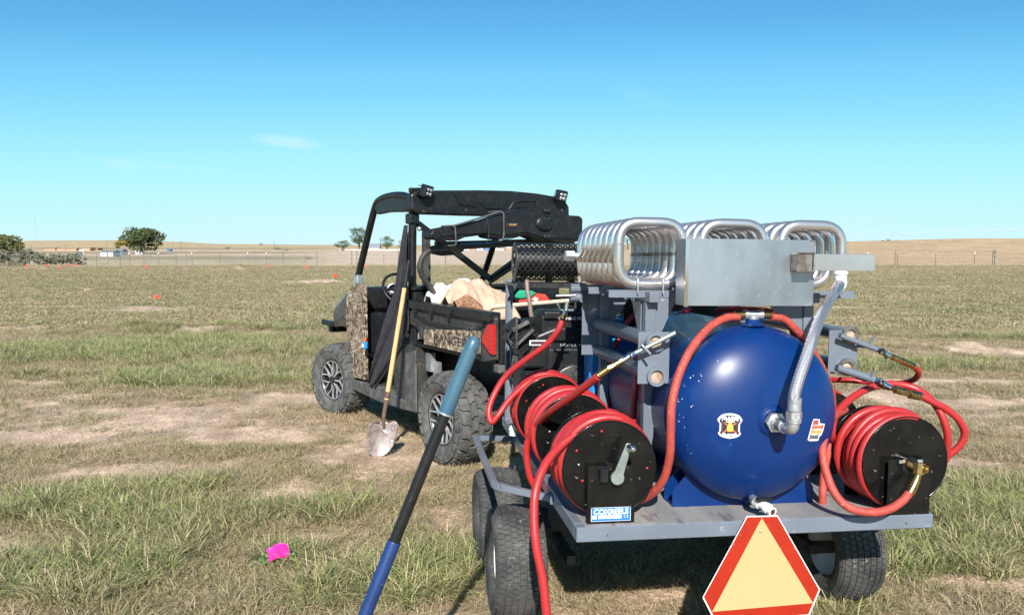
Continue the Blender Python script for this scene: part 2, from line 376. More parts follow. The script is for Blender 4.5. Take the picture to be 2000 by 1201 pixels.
def camo():
    m = bpy.data.materials.new('grass_camouflage_print'); m.use_nodes = True; t = m.node_tree; b = t.nodes['Principled BSDF']; b.inputs['Roughness'].default_value = .45
    tc = N(t, 'ShaderNodeTexCoord'); mp = N(t, 'ShaderNodeMapping'); mp.inputs['Scale'].default_value = (1, 1, 1.1); mp.inputs['Rotation'].default_value = (.8, 0, 0); t.links.new(tc.outputs['Object'], mp.inputs[0])
    n = N(t, 'ShaderNodeTexNoise'); n.inputs['Scale'].default_value = 8; n.inputs['Detail'].default_value = 3; n.inputs['Distortion'].default_value = 3.2; t.links.new(mp.outputs[0], n.inputs['Vector'])
    r = N(t, 'ShaderNodeValToRGB'); e = r.color_ramp.elements; e[0].position = .36; e[0].color = (.035,.022,.018,1); e[1].position = .66; e[1].color = (.62,.50,.38,1)
    for p, c in ((.41,(.09,.055,.04,1)),(.445,(.20,.13,.085,1)),(.47,(.045,.04,.03,1)),(.49,(.26,.185,.12,1)),(.51,(.52,.41,.30,1)),(.525,(.17,.16,.12,1)),(.55,(.05,.035,.03,1)),(.575,(.30,.20,.13,1)),(.595,(.60,.50,.38,1)),(.615,(.12,.10,.07,1))):
        x = e.new(p); x.color = c
    t.links.new(n.outputs['Fac'], r.inputs[0]); t.links.new(r.outputs[0], b.inputs['Base Color']); return m
M['camo'] = camo()
def mesh_mat():   # braided sleeve: fine crossing strands
    m = bpy.data.materials.new('steel_braid'); m.use_nodes = True; t = m.node_tree; b = t.nodes['Principled BSDF']; b.inputs['Metallic'].default_value = .8; b.inputs['Roughness'].default_value = .32
    tc = N(t, 'ShaderNodeTexCoord'); f = []
    for k in (1, -1):
        mp = N(t, 'ShaderNodeMapping'); mp.inputs['Rotation'].default_value = (0, k*.75, .3); t.links.new(tc.outputs['Object'], mp.inputs[0])
        wv = N(t, 'ShaderNodeTexWave', bands_direction='X'); wv.inputs['Scale'].default_value = 62; t.links.new(mp.outputs[0], wv.inputs['Vector']); f.append(wv)
    mm = N(t, 'ShaderNodeMath', operation='MULTIPLY'); t.links.new(f[0].outputs['Fac'], mm.inputs[0]); t.links.new(f[1].outputs['Fac'], mm.inputs[1])
    mr = N(t, 'ShaderNodeMapRange'); mr.inputs['From Min'].default_value = .05; mr.inputs['From Max'].default_value = .5; t.links.new(mm.outputs[0], mr.inputs['Value'])
    r = N(t, 'ShaderNodeMix', data_type='RGBA'); t.links.new(mr.outputs[0], r.inputs[0]); r.inputs[6].default_value = (.20,.20,.23,1); r.inputs[7].default_value = (.80,.80,.84,1); t.links.new(r.outputs[2], b.inputs['Base Color'])
    bp = N(t, 'ShaderNodeBump'); bp.inputs['Strength'].default_value = .7; bp.inputs['Distance'].default_value = .002; t.links.new(mm.outputs[0], bp.inputs['Height']); t.links.new(bp.outputs[0], b.inputs['Normal']); return m
M['braid'] = mesh_mat()
# ------------------------------------------------------------------ noise fields (numpy)
def vnoise(x, y, seed):
    xi = np.floor(x).astype(np.int64); yi = np.floor(y).astype(np.int64); fx = x-xi; fy = y-yi
    fx = fx*fx*fx*(fx*(fx*6-15)+10); fy = fy*fy*fy*(fy*(fy*6-15)+10)
    def h(a, b):
        n = (a*374761393+b*668265263+seed*974711) & 0x7fffffff; n = ((n ^ (n >> 13))*1274126177) & 0x7fffffff
        return ((n ^ (n >> 16)) & 0xffff)/65535.
    return (h(xi,yi)*(1-fx)+h(xi+1,yi)*fx)*(1-fy)+(h(xi,yi+1)*(1-fx)+h(xi+1,yi+1)*fx)*fy
def fbm(x, y, seed, octv=4):
    s = 0; a = 1; t = 0
    for o in range(octv): s = s+a*vnoise(x*2**o+o*17.3, y*2**o+o*9.1, seed+o); t += a; a *= .55
    return s/t
def sst(a, b, x): t = np.clip((x-a)/(b-a), 0, 1); return t*t*(3-2*t)
HZ_X = np.array([-1500, 0, 60, 230, 350, 430, 660, 1120, 1400, 1660, 1800, 1900, 2000, 3500.])
HZ_Y = np.array([474, 473, 471, 470, 473, 477, 479, 480, 476, 471, 468, 466, 467, 470.])
def terrain(x, y):
    r = np.hypot(x, y); px = 1000+FPX*np.where(y > .2*r, x/np.maximum(y, 1e-3), np.sign(x)*5)
    e = (488-np.interp(px, HZ_X, HZ_Y))/FPX; yy = np.maximum(y, .2*r)
    crestL = 1.54+e*1400; zL = -1.75*sst(75, 170, yy)+(crestL+1.75)*sst(420, 1400, yy)**.9-12*sst(1450, 3000, yy)
    crestR = 1.54+e*270; zR = crestR*sst(66, 275, yy)**1.0-9*sst(290, 900, yy)
    w_ = sst(1250, 1620, px); z = zL*(1-w_)+zR*w_
    far = sst(60, 400, r); z = z+(fbm(x/60, y/60, 5)-.5)*.9*far*(1-sst(1200,1500,r))
    z = z+(fbm(x/1.7, y/1.7, 3)-.5)*.05*(1-sst(30, 90, r))+(fbm(x/.28, y/.28, 8, 3)-.5)*.018*(1-sst(9, 16, r))
    for cx_, cy_, rx, ry, hh in MOUND: z = z+hh*np.exp(-((x-cx_)/rx)**2-((y-cy_)/ry)**2)*(.7+.6*fbm(x/.3, y/.3, 31, 2))
    return z
MOUND = [(-6.65, 14.6, 1.0, .5, .16), (-5.2, 14.9, .6, .4, .12), (-9.3, 38.5, 1.6, 1.2, .14), (-38, 64, 2.0, 1.5, .3), (7.2, 12.3, 1.0, .5, .10), (5.8, 11.9, .9, .4, .08), (-20.5, 60, 1.8, 1.3, .4), (-26, 62, 1.2, 1., .2), (-16, 30, 1.2, .6, .1)]
PATCH = [(150,930,.55,.2), (275,915,.6,.2), (440,845,.55,.22), (560,975,.35,.25), (60,855,.9,.3), (420,798,.6,.25), (620,1055,.25,.12), (800,905,.5,.25), (560,780,.7,.3), (480,860,.5,.2),
         (300,605,2.2,.9), (625,552,2.0,1.2), (1930,690,1.4,.6), (1820,675,1.2,.5), (1900,785,1.2,.25), (1820,745,1.3,.3), (1930,815,.8,.18), (1960,1150,.35,.12), (1850,1130,.3,.12), (1880,905,.5,.2), (1700,770,1.0,.3),
         (100,600,2,.6), (40,640,1.6,.5), (750,770,.8,.35), (1050,900,.6,.3), (230,1085,.3,.12), (1230,1165,.3,.12), (1330,1172,.2,.1), (1650,600,1.5,.6), (1800,560,3,1.2), (200,520,4,3), (640,520,5,3), (90,748,1.1,.3), (730,905,.35,.2), (1000,862,.45,.25)]
GREEN = [(100,700,2.2,1.0), (250,690,2.5,.9), (420,672,2.5,1.0), (540,640,2.5,1.2), (320,1030,.5,.3), (480,880,.7,.3), (60,990,.7,.35), (120,1130,.8,.3), (900,1100,.4,.3), (1900,1010,.7,.4), (1960,960,.7,.4), (1780,1080,.5,.25), (640,1000,.35,.2), (300,960,.4,.2), (1760,720,1.5,.5), (560,1090,.12,.1), (1700,1190,.3,.12), (360,740,1.5,.5), (700,1160,.4,.2), (1990,660,1.2,.5)]
PW = [(*G_(a,b)[:2], c*.65, d*.75) for a,b,c,d in PATCH]; GW = [(*G_(a,b)[:2], c, d) for a,b,c,d in GREEN]
def fields(x, y):
    r = np.hypot(x, y)
    n1 = fbm(x/1.6, y/.9, 41); n2 = fbm(x/.35, y/.25, 57, 3)
    dry = .19*np.exp(-((y-6.6)/2.2)**2)+.06*np.exp(-((y-3.0)/.8)**2)
    c = .80-dry+(n1-.5)*1.0+(n2-.5)*1.35
    for cx_, cy_, rx, ry in PW: c = c-.8*np.exp(-(((x-cx_)/rx)**2+((y-cy_)/ry)**2)**1.1)*(.25+1.5*n2)
    g = .50+(fbm(x/2.3, y/1.3, 71)-.5)*1.1+(n2-.5)*.4-dry*1.1-.10*sst(24, 60, y)-.25*np.exp(-((y-60)/10)**2)*(x > 10)
    for cx_, cy_, rx, ry in GW:
        k = np.exp(-((x-cx_)/rx)**2-((y-cy_)/ry)**2); g = g+.5*k; c = c+.35*k
    return np.clip(c, 0, 1), np.clip(g, 0, 1)
def albedo(x, y, z):
    r = np.hypot(x, y); c, g = fields(x, y)
    dirt = np.array([.56,.41,.30]); thatch = np.array([.43,.325,.235]); grn = np.array([.16,.165,.07]); pale = np.array([.42,.34,.20])
    nn = fbm(x/.12, y/.12, 91, 3)[:,None]; fv = fbm(x/3, y/3, 15)[:,None]
    A = dirt*(.82+.36*nn); T = thatch*(.7+.6*nn)*(1-.45*g[:,None])+grn*.45*g[:,None]
    F = pale*(.62+.3*fv)*(1-g[:,None])+np.array([.25,.25,.10])*g[:,None]*(.8+.4*fv)
    far = sst(10, 34, r)[:,None]; T = T*(1-far)+F*far*.92
    k = sst(.28, .55, c)[:,None]; near = A*(1-k)+T*k
    # land beyond the fence, coloured field by field
    yi = 488+FPX*(1.54-z)/np.maximum(y, 1); px = 1000+FPX*x/np.maximum(y, 1)
    wob = (fbm(px/70, yi/3, 22)-.5)*5
    tan = np.array([.48,.36,.21]); stub = np.array([.50,.355,.21]); bare = np.array([.55,.42,.31]); dk = np.array([.24,.21,.135]); dg = np.array([.33,.27,.17])
    n3 = fbm(px/18, yi/1.2, 33)[:,None]; L = tan*(.85+.25*n3)
    def band(a, b, s=1.): return (sst(a-s, a+s, yi+wob*.5)*(1-sst(b-s, b+s, yi+wob*.5)))[:,None]
    lf = (1-sst(580, 680, px))[:,None]
    for a, b, cc, wt in ((484, 488, dk, .55*lf), (488.5, 491, bare, lf*.7), (492, 496, dk*1.05, .75*lf), (496, 499, bare*.95, lf), (500, 508, dk*1.15, lf*.85), (508, 525, dg*1.25, lf)):
        q = band(a, b)*wt; L = L*(1-q)+cc*(.75+.5*n3)*q
    pk = sst(560, 700, px)[:,None]*(1-sst(1150, 1300, px))[:,None]*band(489, 516, 1.5); L = L*(1-pk)+bare*(.9+.15*n3)*pk
    pk2 = sst(560, 700, px)[:,None]*(1-sst(1150, 1300, px))[:,None]*band(514, 530, 1); L = L*(1-pk2)+dg*1.5*(.8+.4*n3)*pk2
    Rr = stub*(.72+.5*fbm(px/60, yi/.9, 44)[:,None])*(.85+.3*fbm(px/8, yi/1.5, 46)[:,None])
    wr = sst(1250, 1500, px)[:,None]; beyond = L*(1-wr)+Rr*wr
    ed = np.array([.36,.27,.17])*(.75+.5*nn); e1 = (sst(56, 63, r)*(1-sst(76, 84, r)))[:,None]*.75
    wb = sst(72, 77, r+(fbm(x/3, y/3, 77)-.5)*4)[:,None]; C = near*(1-wb)+beyond*wb; C = C*(1-e1)+ed*e1
    return np.clip(C, 0, 1)
def ground():
    rr = [0.6]
    while rr[-1] < 14: rr.append(rr[-1]*1.0085)
    while rr[-1] < 90: rr.append(rr[-1]*1.011)
    while rr[-1] < 9000: rr.append(rr[-1]*(1.02 if rr[-1] < 1600 else 1.12))
    rr = np.array(rr); th = np.concatenate([np.linspace(-42, 42, 520), np.linspace(42, 318, 70)[1:-1]])*math.pi/180
    RR, TH = np.meshgrid(rr, th, indexing='ij'); x = (RR*np.sin(TH)).ravel(); y = (RR*np.cos(TH)).ravel(); z = terrain(x, y)
    co = np.stack([x, y, z], 1); A = albedo(x, y, z); n, m = RR.shape
    i = np.arange(n-1)[:,None]*m; j = np.arange(m)[None,:]; j2 = (j+1) % m
    q = np.stack([i+j, i+j2, i+m+j2, i+m+j], -1).reshape(-1, 4)[:, ::-1]
    me = bpy.data.meshes.new('ground'); ctr = len(co); co = np.vstack([co, [[0,0,0]]]); A = np.vstack([A, A[:1]])
    tri = np.stack([np.full(m, ctr), (np.arange(m)+1) % m, np.arange(m)], 1)
    me.vertices.add(len(co)); me.vertices.foreach_set('co', co.ravel().astype(np.float32))
    me.loops.add(q.size+tri.size); me.loops.foreach_set('vertex_index', np.concatenate([q.ravel(), tri.ravel()]).astype(np.int32))
    me.polygons.add(len(q)+len(tri)); st = np.concatenate([np.arange(len(q))*4, len(q)*4+np.arange(len(tri))*3]).astype(np.int32)
    me.polygons.foreach_set('loop_start', st); me.polygons.foreach_set('use_smooth', np.ones(len(st), bool)); me.update(calc_edges=True); me.validate()
    a = me.color_attributes.new('land', 'FLOAT_COLOR', 'POINT'); a.data.foreach_set('color', np.hstack([A, np.ones((len(A),1))]).ravel().astype(np.float32))
    m_ = bpy.data.materials.new('field_ground'); m_.use_nodes = True; t = m_.node_tree; b = t.nodes['Principled BSDF']; b.inputs['Roughness'].default_value = .95; b.inputs['Specular IOR Level'].default_value = .15
    at = N(t, 'ShaderNodeAttribute', attribute_name='land'); tc = N(t, 'ShaderNodeTexCoord')
    def nz(sc, det, lo, hi, a_, b_, stretch=None):
        v = tc.outputs['Object']
        if stretch: mp = N(t, 'ShaderNodeMapping'); mp.inputs['Scale'].default_value = stretch; t.links.new(v, mp.inputs[0]); v = mp.outputs[0]
        q_ = N(t, 'ShaderNodeTexNoise'); q_.inputs['Scale'].default_value = sc; q_.inputs['Detail'].default_value = det; t.links.new(v, q_.inputs['Vector'])
        mr = N(t, 'ShaderNodeMapRange'); mr.inputs['From Min'].default_value = lo; mr.inputs['From Max'].default_value = hi; mr.inputs['To Min'].default_value = a_; mr.inputs['To Max'].default_value = b_; t.links.new(q_.outputs['Fac'], mr.inputs['Value']); return mr.outputs[0], q_
    f1, n1 = nz(45, 6, .3, .7, .62, 1.32); f2, n2 = nz(3.0, 8, .3, .7, .68, 1.32, (1,.55,1))
    mm = N(t, 'ShaderNodeMath', operation='MULTIPLY'); t.links.new(f1, mm.inputs[0]); t.links.new(f2, mm.inputs[1])
    sc = N(t, 'ShaderNodeVectorMath', operation='SCALE'); t.links.new(at.outputs['Color'], sc.inputs[0]); t.links.new(mm.outputs[0], sc.inputs['Scale']); t.links.new(sc.outputs[0], b.inputs['Base Color'])
    bp = N(t, 'ShaderNodeBump'); bp.inputs['Strength'].default_value = .8; bp.inputs['Distance'].default_value = .02; t.links.new(n1.outputs['Fac'], bp.inputs['Height'])
    bp2 = N(t, 'ShaderNodeBump'); bp2.inputs['Strength'].default_value = .6; bp2.inputs['Distance'].default_value = .12; t.links.new(n2.outputs['Fac'], bp2.inputs['Height']); t.links.new(bp.outputs[0], bp2.inputs['Normal']); t.links.new(bp2.outputs[0], b.inputs['Normal'])
    me.materials.append(m_); o = bpy.data.objects.new('ground', me); col.objects.link(o); o['kind'] = 'structure'; o['label'] = 'dry grassy field with bare dirt patches running out to low tan hills'
ground()

# ------------------------------------------------------------------ grass
def grass_mat():
    m = bpy.data.materials.new('grass_blades'); m.use_nodes = True; t = m.node_tree; b = t.nodes['Principled BSDF']; b.inputs['Roughness'].default_value = .6; b.inputs['Specular IOR Level'].default_value = .3
    a = N(t, 'ShaderNodeAttribute', attribute_name='tcol', attribute_type='INSTANCER'); k = N(t, 'ShaderNodeAttribute', attribute_name='bl')
    mx = N(t, 'ShaderNodeMix', data_type='RGBA'); t.links.new(k.outputs['Fac'], mx.inputs[0]); t.links.new(a.outputs['Color'], mx.inputs[6]); mx.inputs[7].default_value = (.56,.44,.28,1)
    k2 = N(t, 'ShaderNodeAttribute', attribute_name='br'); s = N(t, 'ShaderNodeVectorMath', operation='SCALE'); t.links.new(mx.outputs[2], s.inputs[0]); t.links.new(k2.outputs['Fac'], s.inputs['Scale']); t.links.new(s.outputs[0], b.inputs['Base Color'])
    tr = N(t, 'ShaderNodeBsdfTranslucent'); t.links.new(s.outputs[0], tr.inputs['Color']); ms = N(t, 'ShaderNodeMixShader'); ms.inputs[0].default_value = .38
    t.links.new(b.outputs[0], ms.inputs[1]); t.links.new(tr.outputs[0], ms.inputs[2]); t.links.new(ms.outputs[0], t.nodes['Material Output'].inputs['Surface']); return m
M['grass'] = grass_mat()
def tuft(name, n, rad, h0, h1, lean, wd, flat, straw, seed):
    q = random.Random(seed); V = []; F = []; bl = []; br = []
    for i in range(n):
        a = q.uniform(0, 6.283); d = rad*math.sqrt(q.random()); x, y = d*math.cos(a), d*math.sin(a); la = a+q.gauss(0, 1.0); L = q.uniform(h0, h1)
        w_ = wd*q.uniform(.7, 1.3); wa = q.uniform(0, 6.283); dx, dy = math.cos(wa)*w_/2, math.sin(wa)*w_/2; ln = lean*q.uniform(.3, 1.5); o = len(V); fl = flat*q.random()
        dry = 1. if q.random() < straw else q.uniform(0, .25); bb = q.uniform(.65, 1.25)
        for k, (t, ww) in enumerate(((0, 1), (.4, .9), (.75, .6), (1, 0))):
            hx = L*ln*t*t*1.0; hz = L*t*(1-fl*t*.85)-(.3*ln*L*t*t); px_, py_ = x+math.cos(la)*hx, y+math.sin(la)*hx; hz = max(hz, .003+.01*t)
            if ww: V += [(px_-dx*ww, py_-dy*ww, hz), (px_+dx*ww, py_+dy*ww, hz)]
            else: V += [(px_, py_, hz)]
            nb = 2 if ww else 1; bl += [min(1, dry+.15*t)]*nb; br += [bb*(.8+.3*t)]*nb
        F += [(o,o+1,o+3,o+2), (o+2,o+3,o+5,o+4), (o+4,o+5,o+6)]
    me = bpy.data.meshes.new(name); me.from_pydata(V, [], F)
    for nm, dat in (('bl', bl), ('br', br)): at = me.attributes.new(nm, 'FLOAT', 'POINT'); at.data.foreach_set('value', dat)
    me.materials.append(M['grass']); return bpy.data.objects.new(name, me)
PROTO = [tuft('grass_tuft', 24, .09, .03, .075, 1.5, .0052, .8, .7, 1), tuft('grass_tuft', 26, .075, .04, .10, 1.15, .0056, .25, .18, 2), tuft('grass_tuft', 30, .12, .04, .10, 1.6, .0042, 1.0, .93, 3), tuft('grass_tuft', 46, .10, .08, .165, 1.15, .0060, .12, .10, 4),
         tuft('grass_tuft', 22, .15, .035, .075, 1.2, .014, .4, .35, 5), tuft('grass_tuft', 22, .17, .05, .10, 1.2, .015, .3, .2, 6)]
def clod():
    q = random.Random(2); V = [(1,0,.1),(0,1,.05),(-1,0,.1),(0,-1,0),(.1,.1,.75),(0,0,-.5),(.75,.7,.1),(-.7,.72,.15)]; V = [tuple(c*q.uniform(.75,1.2)*.012 for c in v) for v in V]
    me = bpy.data.meshes.new('soil_clod'); me.from_pydata(V, [], [(0,6,4),(6,1,4),(1,7,4),(7,2,4),(2,3,4),(3,0,4),(6,0,5),(1,6,5),(7,1,5),(2,7,5),(3,2,5),(0,3,5)])
    for nm, v in (('bl', 0.), ('br', 1.)): at = me.attributes.new(nm, 'FLOAT', 'POINT'); at.data.foreach_set('value', [v]*len(V))
    me.materials.append(M['grass']); return bpy.data.objects.new('soil_clod', me)
PROTO.append(clod())
def scatter(name, label, y0, y1, dens, scl, kinds, hs=(.8, 1.25), seed=1, tall=False):
    g = np.random.default_rng(seed); half = math.tan(R(38)); A = half*(y1*y1-y0*y0); n = int(A*dens)
    y = np.sqrt(g.uniform(y0*y0, y1*y1, n)); x = g.uniform(-1, 1, n)*half*y
    c, gr = fields(x, y); keep = (g.random(n) < np.clip((c-.10)*1.35, .24, 1)**1.15) if kinds != 'clod' else (g.random(n) < np.clip(1-(c-.15)*2.2, .03, 1))
    x, y, c, gr = x[keep], y[keep], c[keep], gr[keep]; n = len(x); z = terrain(x, y)-.004
    u = g.random(n); s = scl*g.uniform(hs[0], hs[1], n)*(.72+.5*c)
    if kinds == 'clod': pi = np.full(n, 6); s = scl*np.exp(g.normal(-.2, .55, n))
    elif kinds == 'near': pi = np.where(u < .18+.75*(1-gr)+.5*(c < .35), np.where(g.random(n) < .62, 2, 0), np.where((gr > .72) & (c > .62) & (g.random(n) < .5), 3, 1))
    else: pi = np.where(u < .5, 4, 5)
    straw = np.array([.60,.47,.31]); grn = np.array([.23,.33,.09]); grn2 = np.array([.30,.31,.10]); dk = np.array([.09,.16,.05])
    tt = np.clip(gr+g.normal(0, .16, n), 0, 1)[:,None]; base = grn*(1-g.random(n)[:,None]*.6)+grn2*.5*g.random(n)[:,None]
    base = np.where(g.random(n)[:,None] < .12, dk, base); C = straw*(1-tt)+base*tt
    if kinds != 'near': 
        f_ = sst(8, 30, y)[:,None]; C = C*(1-.35*f_)+np.array([.33,.29,.165])*.35*f_
    C = C*g.uniform(.8, 1.15, n)[:,None]
    if kinds == 'clod': C = np.array([.50,.37,.26])*g.uniform(.6, 1.15, n)[:,None]
    me = bpy.data.meshes.new(name); me.vertices.add(n); me.vertices.foreach_set('co', np.stack([x,y,z],1).ravel().astype(np.float32))
    def at(nm, ty, key, d): a_ = me.attributes.new(nm, ty, 'POINT'); a_.data.foreach_set(key, d.ravel())
    at('pi', 'INT', 'value', pi.astype(np.int32)); at('scl', 'FLOAT', 'value', s.astype(np.float32))
    at('rot', 'FLOAT_VECTOR', 'vector', np.stack([g.normal(0,.12,n), g.normal(0,.12,n), g.uniform(0,6.283,n)],1).astype(np.float32))
    at('tcol', 'FLOAT_COLOR', 'color', np.hstack([C, np.ones((n,1))]).astype(np.float32))
    o = bpy.data.objects.new(name, me); col.objects.link(o); o['kind'] = 'stuff'; o['label'] = label; o['category'] = 'grass'
    t = bpy.data.node_groups.new('scatter', 'GeometryNodeTree'); t.interface.new_socket('Geometry', in_out='INPUT', socket_type='NodeSocketGeometry'); t.interface.new_socket('Geometry', in_out='OUTPUT', socket_type='NodeSocketGeometry')
    gi = N(t, 'NodeGroupInput'); go = N(t, 'NodeGroupOutput'); ip = N(t, 'GeometryNodeInstanceOnPoints'); ip.inputs['Pick Instance'].default_value = True
    gt = N(t, 'GeometryNodeJoinGeometry')
    for p in reversed(PROTO):
        oi = N(t, 'GeometryNodeObjectInfo'); oi.inputs['Object'].default_value = p; oi.inputs['As Instance'].default_value = True; t.links.new(oi.outputs['Geometry'], gt.inputs[0])
    def na(nm, ty): q = N(t, 'GeometryNodeInputNamedAttribute', data_type=ty); q.inputs['Name'].default_value = nm; return q.outputs['Attribute']
    t.links.new(gi.outputs[0], ip.inputs['Points']); t.links.new(gt.outputs[0], ip.inputs['Instance']); t.links.new(na('pi','INT'), ip.inputs['Instance Index'])
    t.links.new(na('rot','FLOAT_VECTOR'), ip.inputs['Rotation']); t.links.new(na('scl','FLOAT'), ip.inputs['Scale']); t.links.new(ip.outputs[0], go.inputs[0])
    md = o.modifiers.new('scatter', 'NODES'); md.node_group = t; me.materials.append(M['grass'])
    print(name, n)
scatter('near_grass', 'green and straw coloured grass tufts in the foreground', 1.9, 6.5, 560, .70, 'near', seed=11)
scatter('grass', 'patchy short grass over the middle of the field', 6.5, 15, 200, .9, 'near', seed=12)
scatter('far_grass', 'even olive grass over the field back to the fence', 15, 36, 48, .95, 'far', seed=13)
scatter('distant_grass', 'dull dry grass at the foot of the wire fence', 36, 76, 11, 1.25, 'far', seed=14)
scatter('soil_clods', 'small crumbs of dry soil on the bare patches', 1.9, 13, 160, .8, 'clod', seed=15)
# ================================================================== TRAILER
FR = TF
def tyre_mb(Rr, W, rimr, rows, nblk, dep, fill=.78, stag=True, square=.35, lug=False):
    mb = MB(); hw = W/2
    def prof(s, h=0.):      # s in -1..1 across the tread, returns (radius, lateral)
        return Rr-dep-(Rr*.055)*abs(s)**3.2*(1+.4*square)+h, s*hw*.93
    P = [(rimr, -hw*.72), (rimr+.012, -hw*.86), ((Rr+rimr)/2, -hw*1.02), (Rr-dep-Rr*.11, -hw*1.0)]
    P += [prof(s) for s in np.linspace(-1, 1, 11)]+[(Rr-dep-Rr*.11, hw*1.0), ((Rr+rimr)/2, hw*1.02), (rimr+.012, hw*.86), (rimr, hw*.72)]
    mb.lathe([(a, b) for a, b in P], (0,0,0), (1,0,0), 48)
    q = random.Random(nblk)
    for ri, (s0, s1, sk) in enumerate(rows):
        for k in range(nblk):
            th = 2*math.pi*(k+(.5 if (stag and ri % 2) else 0))/nblk; dth = 2*math.pi/nblk*fill; n = 3; V = []
            for hgt, shr in ((-.002, 1), (dep, .9 if lug else .94)):
                for i in range(n+1):
                    s = s0+(s1-s0)*(.5+(i/n-.5)*shr)
                    for j in (0, 1, 2):
                        a = th+dth*(j/2-.5)*shr+sk*(s-(s0+s1)/2)*2*math.pi/nblk+(lug and .02*math.sin(7*k+i*2+ri) or 0); r_, l = prof(s, hgt)
                        if abs(s) > 1: r_ = Rr-dep-Rr*.06-(abs(s)-1)*Rr*.28+hgt*.3; l = math.copysign(hw*(.95+min(.07, (abs(s)-1)*.25))+hgt*.55, s)
                        V.append((l, r_*math.cos(a), r_*math.sin(a)))
            m = (n+1)*3; F = []
            for i in range(n):
                for j in range(2): a = m+i*3+j; F.append((a, a+1, a+4, a+3))
            for i in range(n): F += [(i*3, m+i*3, m+i*3+3, i*3+3), (i*3+2, i*3+5, m+i*3+5, m+i*3+2)]
            for j in range(2): F += [(j, j+1, m+j+1, m+j), (n*3+j, m+n*3+j, m+n*3+j+1, n*3+j+1)]
            c = Vector((0,0,0)); 
            F2 = []
            for f in F:
                p = [Vector(V[x]) for x in f]; nn = (p[1]-p[0]).cross(p[2]-p[0]); cen = sum(p, Vector())/4; mid = sum((Vector(v) for v in V), Vector())/len(V)
                F2.append(f if nn.dot(cen-mid) >= 0 else tuple(reversed(f)))
            mb.add(V, F2)
    return mb
def trailer():
    t = thing('utility_trailer', 'grey steel trailer with four small tyres carrying the blue tank and red hoses', 'trailer', (.67, .9, -.58))
    g = M['grey_paint']; W = 1.34; L = 1.95
    rb = MB().box((0,0,-.052), (W,.046,0), ch=.003)
    part('rear_beam', rb, g, t)
    h = MB()
    for u in (.108, 1.232): h.cyl((u,-.0015,-.03), (u,.004,-.03), .0045, seg=10)
    part('bolt_hole', h, M['rust'], t)
    for u0, u1 in ((0,.046), (W-.046, W)): part('side_beam', MB().box((u0,.046,-.052), (u1,L-.046,0), ch=.003), g, t)
    part('front_beam', MB().box((0,L-.046,-.052), (W,L,0), ch=.003), g, t)
    part('deck_board', MB().box((.03,.008,-.003), (W-.03,L-.03,.0015)), M['deck'], t)
    fr = MB()
    for v in (.35, .75, 1.15, 1.55): fr.box((.05,v,-.07), (W-.05,v+.04,-.021))
    for u in (.22, W-.27): fr.box((u,.55,-.12), (u+.05,L+.02,-.071))
    part('under_frame', fr, M['black_dusty'], t)
    ax = MB()
    ax.box((.03,.90,-.36), (W-.03,.95,-.31))
    for u in (.10, W-.14): ax.box((u,.60,-.33), (u+.035,1.26,-.37)); ax.box((u-.01,.86,-.31), (u+.05,.99,-.12))
    part('axle', ax, M['black_dusty'], t)
    part('tongue', MB().rectbar((.67,1.2,-.15), (.70,2.62,-.20), .06, .06).rectbar((.30,1.9,-.12), (.66,2.3,-.19), .04, .05).rectbar((1.04,1.9,-.12), (.70,2.3,-.19), .04, .05), g, t)
    part('hitch', MB().cyl((.70,2.60,-.24), (.70,2.66,-.14), .035).box((.67,2.5,-.25), (.73,2.68,-.21)), M['black_dusty'], t)
    # wheel guard bars on the left
    gb = [(.0,.44,-.03), (-.215,.555,-.005), (-.21,1.43,-.005), (.0,1.50,-.03)]
    P = fillet(gb, .03, 3); mb = MB()
    for a, b in zip(P[:-1], P[1:]): mb.rectbar(a, b, .026, .026)
    part('wheel_guard', mb, g, t, bevel=.002)
    part('bracket', MB().box((-.012,.41,-.045), (-.001,.47,-.01)).box((-.012,1.47,-.045), (-.001,1.53,-.01)), g, t)
    # tall post and brace at the front left that hold the silencer shelf
    part('post', MB().box((-.004,1.79,.002), (.002,1.83,.806)).box((.002,1.824,.002), (.036,1.83,.806)), g, t)
    part('brace', MB().rectbar((.010,1.78,.55), (.05,1.75,.02), .018, .006), g, t)
    sh = MB().box((-.004,1.40,.792), (.36,1.43,.797)).box((-.004,1.40,.772), (.36,1.403,.792)).box((-.004,1.60,.792), (.36,1.63,.797)).box((-.004,1.40,.776), (.03,1.79,.791))
    sh.prism([(.037,.80), (.12,.80), (.037,.70)], 'y', 1.826, 1.83)
    sh.box((.33,1.50,.002), (.355,1.54,.790)); sh.box((.001,1.79,.798), (.36,1.83,.803))
    part('silencer_shelf', sh, M['black_metal'], t)
    part('post_bracket', MB().prism([(.0,.806),(.10,.806),(.0,.70)], 'y', 1.783, 1.7885), g, t)
    # wheels
    rows = [(-1.26,-1.0,.2), (-.97,-.74,.6), (-.70,-.46,-.5), (-.42,-.16,.6), (-.13,.13,-.5), (.16,.42,.6), (.46,.70,-.5), (.74,.97,.6), (1.0,1.26,.2)]
    tm = tyre_mb(.232, .205, .12, rows, 58, .006, .84).mesh('tyre', M['tyre'])
    rm = MB().lathe([(.122,-.075),(.127,-.078),(.118,-.07),(.112,.03),(.05,.045),(.03,.045),(.03,.06),(.0,.06)], (0,0,0), (1,0,0), 32)
    rm.lathe([(.122,.075),(.128,.080),(.118,.07),(.114,.03)], (0,0,0), (1,0,0), 32).mesh('x', [])
    rmm = rm.mesh('rim', M['white_rim']); hm = MB().cyl((-.12,0,0), (.04,0,0), .028).mesh('wheel', M['black_dusty'])
